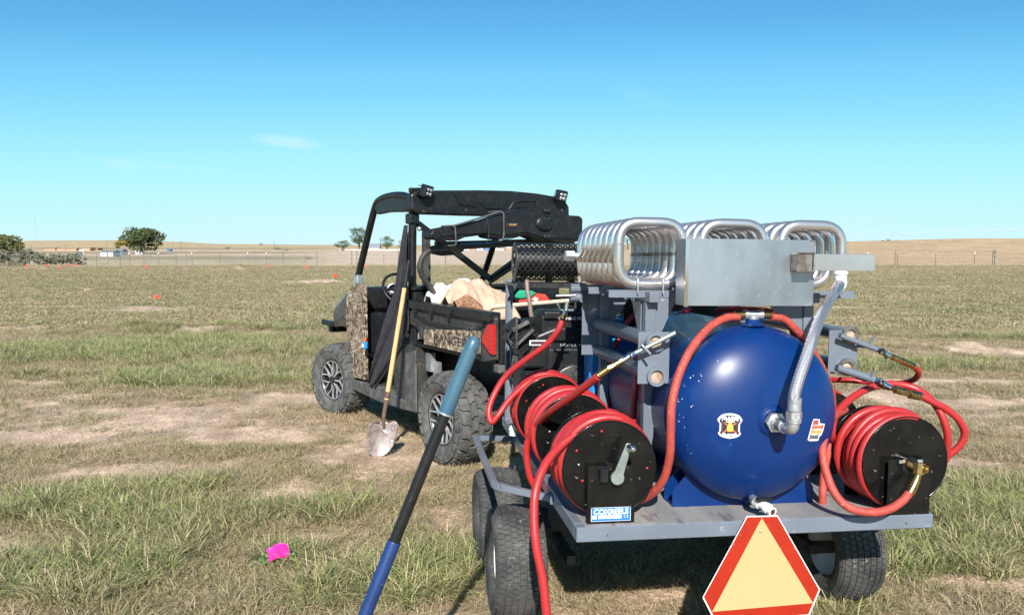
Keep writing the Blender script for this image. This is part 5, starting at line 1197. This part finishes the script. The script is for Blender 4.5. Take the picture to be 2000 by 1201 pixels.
# cargo in the bed
def heap(name, label, cat, P, a, m, seed, amp=.06, depth=.35, parts=None, top=None):
    """a crumpled sheet lying in the bed: outline top edge P (picture points in plane a), falling away to front and back"""
    q = random.Random(seed); cols = 46; rws = 22; pts = cat_rom([A_(x, y, a) for x, y in P], 12); n = len(pts); V = []; F = []
    for j in range(rws+1):
        s = j/rws; prof = math.sin(math.pi*min(1, .08+s*.92))**.7
        for i in range(cols+1):
            p = pts[int(i/cols*(n-1))]; base = .84 if not top else top; x = p.x; y = a-.22*depth/.35+s*depth
            h = (p.z-base)*prof; nz_ = mnoise.fractal(Vector((x*7+seed, y*9, seed*1.3)), .8, 2.1, 4)*amp*(.3+prof); rg = abs(mnoise.noise(Vector((x*11+seed*3, y*13+x*8, 2))))*amp*.9
            V.append((x+.02*mnoise.noise(Vector((x*9, y*9, 7))), y+.02*mnoise.noise(Vector((x*9, y*9, 17))), max(base-.02, base+h+nz_-rg+.02)))
    for j in range(rws):
        for i in range(cols): a_ = j*(cols+1)+i; F.append((a_, a_+1, a_+cols+2, a_+cols+1))
    mb = MB().add(V, F, True); o = single(name, mb, m, label, cat, tuple(pts[n//2])); s_ = o.modifiers.new('thick', 'SOLIDIFY'); s_.thickness = .006; return o
heap('canvas_coat', 'crumpled beige canvas coat heaped in the vehicle bed', 'coat', [(862,585),(872,566),(890,556),(915,552),(935,560),(950,566),(975,574),(985,590)], .20, M['canvas'], 3, .04, .44)
heap('white_sheet', 'crumpled white cloth behind the beige canvas coat in the bed', 'cloth', [(828,580),(840,560),(856,549),(870,560),(890,556),(905,546),(925,556),(945,566),(960,580)], .42, M['cloth_white'], 9, .035, .30)
heap('coat_lining', 'brown furry lining folded out of the canvas coat', 'lining', [(886,590),(896,583),(908,581),(920,587),(934,597)], -.04, M['fur'], 5, .015, .10, top=1.06)
def bag():
    t = thing('tool_bag', 'red and green cloth bag lying at the right of the vehicle bed', 'bag', tuple(A_(1035,590,.25)))
    o = part('bag_body', MB().prism(az([(1003,594),(1006,575),(1015,570),(1040,572),(1058,574),(1066,584),(1064,594)], .25), 'y', .18, .36), M['redcloth'], t, bevel=.03)
    part('bag_flap', MB().prism(az([(1000,582),(1004,572),(1022,567),(1040,568),(1048,572),(1040,579),(1020,584)], .17), 'y', .165, .30), M['green'], t, bevel=.012)
    part('bag_strap', MB().rectbar(A_(998,574,.15), A_(1012,592,.15), .02, .02), bk_ := M['black'], t); part('bag_pocket', MB().prism(az([(1041,586),(1046,580),(1052,583),(1048,590)], .16), 'y', .16, .175), M['cloth_white'], t)
bag()
single('wooden_pole', MB().cyl(A_(958,600,-.05), A_(1128,586,.10), .017, seg=14), M['pale_wood'], 'long pale wooden pole lying along the rear edge of the vehicle bed', 'pole')
def tape():
    c = B_(713, 674, -.01); t = thing('tape_measure', 'small blue tape measure hanging on an orange clip in the door opening', 'tape measure', tuple(c))
    part('case', MB().box(c+Vector((-.02,-.034,-.035)), c+Vector((.02,.034,.03)), ch=.012), M['bluep'], t, bevel=.006); part('face', MB().box(c+Vector((-.0235,-.018,-.018)), c+Vector((-.0205,.018,.014))), M['decal_white'], t)
    d = c+Vector((0,0,.045)); part('clip', MB().tube([d+Vector((0,.016*math.cos(k*.785),.02*math.sin(k*.785))) for k in range(8)], .006, 8, closed=True), M['oranp'], t)
tape()
FR = Matrix.Identity(4)
# ------------------------------------------------------------------ shovel leaning on the vehicle
def shovel():
    tip = G_(738, 893); top = UF @ Vector((-.02, .47, 1.46))
    neck = Vector((tip.x*.82+top.x*.18, tip.y*.82+top.y*.18, .285)); hnd = neck+(top-neck)*.12; kink = hnd
    t = thing('shovel', 'round point shovel with pale wooden handle leaning on the vehicle side', 'shovel', tuple(tip))
    d = (top-neck).normalized(); wt = hnd+(top-hnd)*.80
    part('handle', MB().tube([hnd, wt], [.0185, .0165], 16), M['wood'], t); part('handle_end', MB().tube([wt, top], [.0165, .014], 14), M['black'], t)
    part('socket', MB().tube(cat_rom([neck+Vector((0,0,-.07)), neck, hnd, hnd+d*.06], 5), [.012]*6+[.016]*5+[.0205]*5, 14), M['rust'], t)
    side = Vector((.93,.25,.0)).normalized(); up = (neck+Vector((0,0,-.02))-tip); fw = side.cross(up).normalized()
    W = [(0,.012),(.06,.045),(.16,.078),(.32,.098),(.55,.108),(.8,.110),(.93,.108),(1,.09)]; V = []; F = []; n = 12
    for s, hw in W:
        for j in range(n+1):
            q = -1+2*j/n; V.append(tip+up*s*.98+side*hw*q+fw*(.035*q*q-.02)*min(1, s*3)+fw*(.03*(s-.5)**2))
    for i in range(len(W)-1):
        for j in range(n): F.append((i*(n+1)+j, i*(n+1)+j+1, (i+1)*(n+1)+j+1, (i+1)*(n+1)+j))
    o = part('blade', MB().add(V, F, True), M['shovel'], t); s = o.modifiers.new('thick', 'SOLIDIFY'); s.thickness = .004
    part('step', MB().tube([tip+up*.985-side*.088, tip+up*.985-side*.03], .007, 8).tube([tip+up*.985+side*.03, tip+up*.985+side*.088], .007, 8), M['rust'], t)
shovel()
def pole():
    def at(px, py, Y): r = pray(px, py); return Vector((0,0,CAM_H))+r*(Y/r.y)
    a, b = at(930, 656, 2.04), at(712, 1203, 1.98); d = (b-a).normalized(); g = a+d*((0-a.z)/d.z)
    def P(px, py): # point along the line by picture height
        lo, hi = 0., (g-a).length
        for _ in range(40):
            m_ = (lo+hi)/2; q = a+d*m_-Vector((0,0,CAM_H)); c, s = math.cos(PITCH), math.sin(PITCH); y = 600.5-FPX*(q.y*s+q.z*c)/(q.y*c-q.z*s)
            if y < py: lo = m_
            else: hi = m_
        return a+d*lo
    t = thing('probe_pole', 'leaning black pole with faded blue top grip and bright blue lower grip, nearest thing', 'pole', tuple(g))
    p1, p2 = P(0, 806), P(0, 1056)
    part('shaft', MB().cyl(p1-d*.02, g-d*-.05, .0150, seg=24), M['black'], t)
    part('upper_grip', MB().tube([a+d*.002, a+d*.008, a+d*.02, a+d*.04, p1], [.008, .0145, .0185, .0195, .0190], 28), M['faded_grip'], t)
    part('grip_ring', MB().cyl(p1, p1+d*.005, .0196, seg=28), M['galv'], t)
    part('lower_grip', MB().tube([p2, p2+d*.004, g-d*.2], [.0165, .0178, .0185], 28), M['blue_grip'], t)
pole()
# ================================================================== FLAGS, WEEDS AND THE LAND BEYOND
def tz(x, y): return float(terrain(np.array([float(x)]), np.array([float(y)]))[0])
_D = 2.*1.004**np.arange(1850)
def gp(px, py):
    """where the sight line through a picture point meets the rolling ground"""
    r = pray(px, py); z = CAM_H+r.z/r.y*_D; g = terrain(r.x/r.y*_D, _D); k = np.nonzero(z <= g)[0]; i = int(k[0]) if len(k) else len(_D)-1
    D = float(_D[i]); return Vector((r.x/r.y*D, D, float(g[i])))
def flag(px, py, size, m, label, h=.30, turn=0., group=None, cat='marker flag'):
    p = gp(px, py); t = thing('marker_flag', label, cat, tuple(p), group); q = random.Random(int(px*7+py))
    top = p+Vector((q.uniform(-.04,.04), 0, h)); part('wire', MB().tube([p-Vector((0,0,.02)), (p+top)/2+Vector((.01,0,0)), top], .0018*max(1, size/.1), 6), M['galv'], t)
    n = 8; V = []; F = []
    for i in range(n+1):
        for j in range(n+1):
            s, u = i/n, j/n; x = -size*1.15*s*math.cos(turn); y = -size*s*math.sin(turn)+.12*size*math.sin(s*7+u*3+px); V.append(top+Vector((x+size*.1*u, y+size*.18*u*math.sin(s*5), -size*.9*u-size*.30*s*(1-u)*.6+size*.12*math.sin(s*3))))
    for i in range(n):
        for j in range(n): a = i*(n+1)+j; F.append((a, a+1, a+n+2, a+n+1))
    o = part('flag_sheet', MB().add(V, F, True), m, t); s = o.modifiers.new('thick', 'SOLIDIFY'); s.thickness = .0006
flag(564, 1108, .088, M['pink'], 'small bright pink plastic marker flag in the near grass', h=.12, turn=.4)
for x, y, lb in ((309,588,'orange marker flag beside the nearest dirt mound on the left'), (657,548,'orange marker flag beside the pale mound behind the vehicle bonnet'), (602,527,'orange marker flag just left of the vehicle at the fence line'), (716,526,'orange marker flag seen behind the front roof pillar'),
                 (526,525,'pale orange marker flag in the dry grass near the fence middle'), (287,527,'lone orange marker flag right of the big tree below the fence'), (118,528,'orange marker flag at the right end of the pale far mound'), (96,524,'orange marker flag above the pale far mound'),
                 (55,526,'orange marker flag left of the pale far mound'), (137,523,'orange marker flag between the grey shrubs and far mound'), (150,523,'small orange marker flag by the last grey shrub'), (1612,555,'orange marker flag seen between the right coil loops')):
    p = gp(x, y); flag(x, y, max(.12, min(.17, p.y*.0052)), M['orange'], lb, h=.18 if p.y < 30 else .30, turn=.5)
# low leafy weed round the pink flag and other broad weeds
def weed(px, py, r0, n, label, seed):
    p = gp(px, py); q = random.Random(seed); mb = MB()
    for i in range(n):
        a = q.uniform(0, 6.28); L = r0*q.uniform(.4, 1.1); h = q.uniform(.01, .06); d = Vector((math.cos(a), math.sin(a), 0)); s = Vector((-d.y, d.x, 0)); w_ = L*.16
        for k in range(5):
            c = p+d*L*(k+1)/5+Vector((0,0,h*math.sin(k*.7+.4)+.012)); e = w_*(1-.12*k); mb.add([c-d*e*.9, c+s*e*1.6+Vector((0,0,.006)), c+d*e*1.2, c-s*e*1.6+Vector((0,0,.008))], [(0,1,2,3)])
    single('weed', mb, mat('weed_leaf', (.20,.33,.10), .6, c2=(.13,.24,.08), scale=30), label, 'weed', tuple(p), kind=None)
weed(545, 1102, .13, 34, 'low leafy green weed around the pink flag', 4)
# trees and shrubs: tapered trunk, limbs and a crown of leaf clumps
def leafmat(nm, c, c2, c3): return mat(nm, c, .8, c2=c2, scale=.5, lo=.42, hi=.6, c3=c3, scale3=1.6, lo3=.52, hi3=.66, spec=.2)
M['leaf_dark'] = leafmat('dark_leaves', (.045,.075,.030), (.07,.10,.04), (.16,.15,.05)); M['leaf_mid'] = leafmat('green_leaves', (.055,.095,.035), (.08,.13,.045), (.10,.13,.06)); M['leaf_gold'] = leafmat('golden_leaves', (.28,.22,.06), (.20,.18,.06), (.12,.12,.05))
M['leaf_grey'] = leafmat('grey_green_leaves', (.17,.17,.125), (.23,.22,.165), (.13,.135,.09)); M['bark'] = mat('bark', (.10,.075,.055), .9, bump=.5)
def crown(mb, c, rx, ry, rz, n, leaf, q, blobs=16, low=.25):
    B = []
    for i in range(blobs):
        a = q.uniform(0, 6.28); e = q.uniform(-low, 1); r_ = math.sqrt(max(0, 1-e*e*.8))*q.uniform(.35, .82); B.append((Vector((c[0]+rx*r_*math.cos(a), c[1]+ry*r_*math.sin(a), c[2]+rz*e*.72)), q.uniform(.22, .42)))
    for i in range(n):
        b, s = B[q.randrange(blobs)]; d = Vector((q.gauss(0,1), q.gauss(0,1), q.gauss(0,1))).normalized()*q.uniform(.55, 1.12)
        p = b+Vector((d.x*rx*s, d.y*ry*s, d.z*rz*s*.9)); u = Vector((q.gauss(0,1), q.gauss(0,1), q.gauss(0,1))).normalized(); v = u.orthogonal().normalized(); l = leaf*q.uniform(.5, 1.4)
        mb.add([p-u*l, p+v*l*.6, p+u*l, p-v*l*.5], [(0,1,2,3)])
def tree(nm, label, cat, px, base_y, D, wpx, hpx, m, seed, n=1500, group=None, trunk=.22, blobs=16, m2=None):
    D = D if D < 120 else min(1300, gp(px, base_y).y); x = (px-1000)/FPX*D; z = tz(x, D); q = random.Random(seed); W = wpx/FPX*D/2; Ht = hpx/FPX*D; zb = 1.54-(base_y-488)/FPX*D
    z = min(z, zb+.5) if abs(z-zb) < 3 else z; top = zb+Ht; t = thing(nm, label, cat, (x, D, z), group)
    tr = MB().tube([(x,D,z-.3), (x+W*.04,D,z+(top-z)*.3), (x-W*.03,D,z+(top-z)*.6)], [W*.09, W*.06, W*.03], 8)
    for k in range(6):
        a = k*1.05+seed; s = z+(top-z)*(.22+.06*k); tr.tube([(x,D,s), (x+W*.35*math.cos(a), D+W*.35*math.sin(a), s+(top-z)*.14), (x+W*.62*math.cos(a), D+W*.62*math.sin(a), s+(top-z)*.30)], [W*.035, W*.022, W*.01], 6)
    part('trunk', tr, M['bark'], t, split=False)
    c0 = z+(top-z)*trunk; cz = (c0+top)/2; mb = MB(); crown(mb, (x, D, cz), W, W, (top-c0)/2, n, max(W*.055, .035)*(2.6 if D < 120 else 1), q, blobs, .95 if trunk < .3 else .3)
    part('crown', mb, m, t, split=False)
    if m2:
        mb = MB(); crown(mb, (x-W*.72, D-W*.3, z+(top-z)*.30), W*.40, W*.4, (top-z)*.22, n//4, W*.05, q, 6); part('crown', mb, m2, t, 'yellowing lower left branches', split=False)
tree('broadleaf_tree', 'large dark round-crowned tree with yellowing lower left branches beside the long white shed', 'tree', 277, 497, 385, 84, 55, M['leaf_dark'], 1, 3200, blobs=26, trunk=.08, m2=M['leaf_gold'])
tree('broadleaf_tree', 'rounded olive tree at the left picture edge above the grey shrubs', 'tree', 18, 503, 240, 84, 46, mat('olive_leaves', (.11,.12,.045), .8, c2=(.07,.09,.03), scale=.5, c3=(.22,.19,.06), scale3=1.2, lo3=.5, hi3=.62), 2, 2200, blobs=22, trunk=.1)
tree('broadleaf_tree', 'tallest tree seen left of the front roof pillar', 'tree', 702, 488, 520, 44, 44, M['leaf_mid'], 3, 1500, blobs=18, trunk=.22)
tree('broadleaf_tree', 'low spreading bush-like tree left of the tallest tree by the roof pillar', 'tree', 669, 489, 500, 33, 22, M['leaf_mid'], 4, 900, trunk=.1)
tree('broadleaf_tree', 'small round tree seen through the cab just right of the front pillar', 'tree', 756, 489, 520, 34, 28, M['leaf_mid'], 5, 1000, trunk=.15)
tree('broadleaf_tree', 'small tree seen through the cab close to the rear pillar', 'tree', 786, 489, 560, 22, 22, M['leaf_mid'], 6, 600, trunk=.15)
for i, (x, w_, h_) in enumerate(((888,20,9),(930,26,10),(905,16,8),(960,30,12),(975,24,10),(1003,30,26),(1225,30,34),(1212,20,20),(1245,26,18),(1180,24,12))):
    tree('far_tree', ['tiny far tree over the village roofs', 'far green tree behind the right of the cage brace'][i == 5] if i < 6 else 'far tree glimpsed through the left pipe coil', 'tree', x, 488, 600+i*8, w_, h_, M['leaf_mid'], 20+i, 260, trunk=.1, group='far trees by the village' if i < 5 else ('far trees seen through the coil' if i > 5 else None))
for i, (x, y, w_, h_) in enumerate(((1732,470,12,6),(1722,470,6,3))): tree('far_tree', ['dark tree on the right hill crest under the sprinkler line', 'tiny shrub left of the crest tree on the right hill'][i], 'tree', x, y+2, 262, w_, h_, M['leaf_dark'], 40+i, 300, trunk=.05)
tree('far_tree', 'lone dark clump on the left horizon ridge', 'tree', 511, 479, 1380, 12, 4, M['leaf_dark'], 44, 200, trunk=.02)
q = random.Random(12)
for i in range(17):
    x = 4+i*9.6+q.uniform(-4, 4); h_ = q.uniform(20, 34)*(1-.35*(i/17)); y = 519-q.uniform(0, 7)
    tree('grey_shrub', 'grey green scrub bush in the thicket behind the left fence', 'shrub', x, y, 84+i % 4*5, q.uniform(22, 34), h_, M['leaf_grey'], 60+i, 420, group='grey scrub bushes behind the left fence', trunk=.02, blobs=9)
for i, (x, y, w_, h_) in enumerate(((445,488,18,7),(545,488,24,5),(604,507,18,7),(560,490,14,4))): tree('grey_shrub', ['grey round bush on the far tan field, left of the middle', 'wide low grey bush on the far tan field', 'scrub bush at the turn of the field track', 'small grey bush right of the wide far one'][i], 'shrub', x, y, 300 if y < 495 else 150, w_, h_, M['leaf_grey'], 90+i, 300, trunk=.02)
M['post'] = mat('weathered_post', (.20,.165,.13), .9, c2=(.28,.24,.2), scale=4); M['post2'] = mat('old_steel_post', (.19,.14,.11), .8)
# fence of wire on steel and wooden posts
def fence(label, P, Dd, wires=4, hgt=1.30, pr=.06):
    t = thing('wire_fence', label, 'fence', ((P[0][0]-1000)/FPX*Dd, Dd, 0))
    tops = []
    for x, kind in P:
        X = (x-1000)/FPX*Dd; z = tz(X, Dd); h_ = hgt*(1.15 if kind == 'w' else 1.0)
        if kind == 'w': mb = MB().tube([(X,Dd,z-.3),(X+.02,Dd,z+h_)], pr, 8)
        else: mb = MB().box((X-.025,Dd-.02,z-.3), (X+.025,Dd+.02,z+h_-.18))
        part('post', mb, M['post'] if kind == 'w' else M['post2'], t)
        if kind == 't': part('post_top', MB().box((X-.03,Dd-.022,z+h_-.179), (X+.03,Dd+.022,z+h_)), M['white'], t)
        tops.append((X, z))
    for k in range(wires):
        part('wire', MB().tube([(X, Dd, z+.25+k*(hgt-.35)/(wires-1)-(0.02 if i % 2 else 0)) for i, (X, z) in enumerate(tops)], .006, 4), M['galv'], t)
fence('wire fence along the far left edge of the green field', [(165,'t'),(190,'p'),(211,'w'),(236,'p'),(254,'t'),(282,'p'),(311,'t'),(345,'p'),(364,'w'),(376,'t'),(430,'p'),(485,'t'),(521,'t'),(553,'w'),(597,'p'),(619,'w'),(687,'w'),(697,'w'),(750,'p'),(778,'w'),(840,'p'),(870,'w')], 76)
fence('wire fence across the right side below the stubble hill', [(1230,'p'),(1300,'t'),(1400,'w'),(1500,'p'),(1600,'w'),(1694,'t'),(1748,'w'),(1752,'p'),(1826,'p'),(1902,'t'),(1938,'w'),(1942,'w'),(2010,'p'),(2090,'t'),(2180,'w')], 74.5, pr=.085)
def rail():
    D = 73; t = thing('rail_fence', 'short weathered wooden rail fence at the left edge before the shrubs', 'fence', ((0-1000)/FPX*D, D, 0)); X = lambda x: (x-1000)/FPX*D
    for x in (-30, 20, 49): part('post', MB().box((X(x)-.1,D-.08,-.2), (X(x)+.1,D+.08,.42)), M['bark'], t)
    for z in (.12, .32): part('rail', MB().box((X(-40),D-.12,z-.05), (X(50),D-.085,z+.05)), M['bark'], t)
rail()
# far houses and sheds
def house(label, cat, x0, x1, y0, y1, D, wall, roof, rfrac=.35, win=2, nm='shed', depth=8, group=None):
    D = min(1300, gp((x0+x1)/2, y1).y); X = lambda x: (x-1000)/FPX*D; zb = 1.54-(y1-488)/FPX*D; zt = 1.54-(y0-488)/FPX*D; zw = zt-(zt-zb)*rfrac; t = thing(nm, label, cat, (X(x0), D, zb), group); a, b = X(x0), X(x1)
    part('wall', MB().box((a,D,zb-.6), (b,D+depth,zw)), wall, t)
    if rfrac > .05: part('roof', MB().prism([(D-.4,zw+.01),(D+depth/2,zt),(D+depth+.4,zw+.01)], 'x', a-.4, b+.4), roof, t)
    else: part('roof', MB().box((a-.1,D-.1,zw+.01), (b+.1,D+depth+.1,zw+.12)), roof, t)
    for k in range(win):
        c = a+(b-a)*(k+1)/(win+1); e = (b-a)*.05; part('window', MB().box((c-e,D-.06,zb+(zw-zb)*.45), (c+e,D-.01,zb+(zw-zb)*.75)), gy, t)
wh = mat('white_siding', (.72,.72,.74), .6); gy = mat('grey_roof', (.20,.21,.23), .7); tn = mat('tan_siding', (.42,.27,.17), .8); rd = mat('rust_roof', (.30,.17,.11), .8); bl = mat('blue_tarp', (.05,.16,.40), .6)
house('long low white shed with grey roof just left of the big tree', 'shed', 198, 222, 489, 501, 380, wh, gy, .3, 3)
house('white house wing with grey gable at the left edge of the big tree', 'house', 224, 238, 486, 499, 384, wh, gy, .45, 1, 'house')
house('small square white shed alone on the slope', 'shed', 140, 149, 492, 499, 330, wh, gy, .1, 0)
house('white camper trailer parked right of the big tree trunk', 'camper', 266, 280, 490, 497, 375, wh, wh, .04, 2, 'camper', 3)
house('low tan barn, leftmost of the far farm buildings', 'barn', 90, 110, 483, 489, 560, tn, rd, .4, 0, 'barn')
house('wide orange brown barn in the middle of the far farm', 'barn', 113, 151, 484, 489.5, 556, tn, tn, .3, 0, 'barn')
house('square tan barn on the right of the far farm', 'barn', 166, 178, 483, 490, 552, tn, tn, .2, 0, 'barn')
house('rusty low barn right end of the far farm', 'barn', 181, 193, 484, 489, 556, rd, rd, .3, 0, 'barn')
house('tiny white van parked in front of the far barns', 'van', 157, 166, 487, 490, 545, wh, wh, .04, 0, 'parked_van', 2.5)
house('bright blue tarp covered load on the far left field', 'covered load', 328, 335, 486.5, 491, 360, bl, bl, .2, 0, 'covered_load', 3)
house('grey roofed house between the trees behind the front pillar', 'house', 722, 742, 476, 489, 530, mat('pale_siding', (.5,.52,.54), .7), gy, .6, 2, 'house')
vx = [(842,856,wh),(858,868,tn),(874,884,wh),(888,896,wh),(903,918,wh),(920,929,tn),(931,943,wh),(946,956,bl),(957,970,wh),(972,984,wh),(990,998,tn)]
for i, (a, b, m_) in enumerate(vx):
    house(['white flat roofed village building', 'tan cabin in the village row', 'small white village house', 'small white village garage', 'white village house seen under the gun case', 'tan shed in the village row', 'wide white village house left of the blue shed', 'blue shed in the village row', 'white village house right of the blue shed', 'white village house partly behind the right pillar', 'tan shed at the right end of the village row'][i]+(' at the left end of the row' if i == 0 else ''), 'building', a, b, 481+(i*7 % 4)*.8, 489, 560+i*5, m_, [gy, wh, rd][i % 3], .3, 1, 'village_building')
house('white board fence line in front of the far trees', 'board fence', 663, 800, 487.2, 489.3, 470, wh, wh, .03, 0, 'board_fence', .1)
# poles, mast and the pivot sprinkler on the right hill
def upole(px, y0, y1, D, label, arm=True, r=.12):
    D = min(1300, gp(px, y1).y); X = (px-1000)/FPX*D; zb, zt = 1.54-(y1-488)/FPX*D, 1.54-(y0-488)/FPX*D; t = thing('utility_pole', label, 'pole', (X, D, zb)); part('pole_shaft', MB().tube([(X,D,zb-1),(X,D,zt)], [r, r*.7], 6), M['bark'], t)
    if arm: part('crossarm', MB().box((X-1.2,D-.1,zt-.8), (X+1.2,D+.1,zt-.6)), M['bark'], t)
upole(355, 471, 489, 400, 'wooden utility pole right of the big tree'); upole(339, 474, 489, 440, 'thinner pole beside the utility pole right of the big tree', False)
upole(537, 470, 489, 520, 'pale pole with a lamp on the far middle field', False, .15); upole(210, 476, 489, 420, 'pole left of the big tree above the white shed'); upole(131, 478, 490, 430, 'pole above the wide orange brown barn', False); upole(64, 477, 492, 430, 'pole above the grey shrubs at the left', False)
upole(75, 491, 500, 330, 'short pole in front of the far barns', False)
def mast():
    D = 1500; X = (73-1000)/FPX*D; z0, z1 = 1.54-(473-488)/FPX*D, 1.54-(427-488)/FPX*D; t = thing('radio_mast', 'thin lattice radio mast over the left horizon', 'mast', (X, D, z0)); mb = MB()
    for dx, dy in ((-.5,0),(.5,0),(0,.8)): mb.tube([(X+dx+2,D+dy,z0-2),(X+dx,D+dy,z1)], .10, 4)
    for k in range(26): z = z0+(z1-z0)*k/26; mb.tube([(X-.5+2-k/13,D,z),(X+.5+2-k/13,D,z+(z1-z0)/26)], .08, 4)
    part('lattice', mb, mat('mast_grey', (.30,.33,.38), .6), t, split=False); part('top_beacon', MB().sph((X,D,z1), .7, 8, 6), M['rust'], t)
mast()
def pivot():
    D = 300; X = lambda x: (x-1000)/FPX*D; Z = lambda y: 1.54-(y-488)/FPX*D; t = thing('pivot_sprinkler', 'long centre pivot sprinkler pipe standing along the right hill crest', 'sprinkler', (X(1750), D, Z(466))); g = mat('galvanised_pivot', (.42,.46,.50), .5)
    tw = [(1655,470,457.5),(1746,470,459.5),(1960,466,451.5),(2120,468,452)]
    for (x0, b0, t0), (x1, b1, t1) in zip(tw[:-1], tw[1:]):
        P = [(X(x0+(x1-x0)*k/10), D, Z(t0+(t1-t0)*k/10)+.9*math.sin(math.pi*k/10)) for k in range(11)]; part('span_pipe', MB().tube(P, .09, 6), g, t)
        tr = MB().tube([(p[0], D+.3, p[2]-1.1*math.sin(math.pi*k/10)) for k, p in enumerate(P)], .03, 4)
        for k in range(1, 10): tr.tube([P[k], (P[k][0]+.8, D+.3, P[k][2]-1.0*math.sin(math.pi*k/10))], .03, 4)
        part('truss_rod', tr, g, t, split=False)
    for x, b, tp_ in tw: part('tower', MB().tube([(X(x)-1.1,D,Z(b)-1),(X(x),D,Z(tp_))], .07, 5).tube([(X(x)+1.1,D,Z(b)-1),(X(x),D,Z(tp_))], .07, 5).cyl((X(x)-1.2,D-.1,Z(b)-.5), (X(x)-1.2,D+.2,Z(b)-.5), .6).cyl((X(x)+1.2,D-.1,Z(b)-.5), (X(x)+1.2,D+.2,Z(b)-.5), .6), g, t, split=False)
pivot()
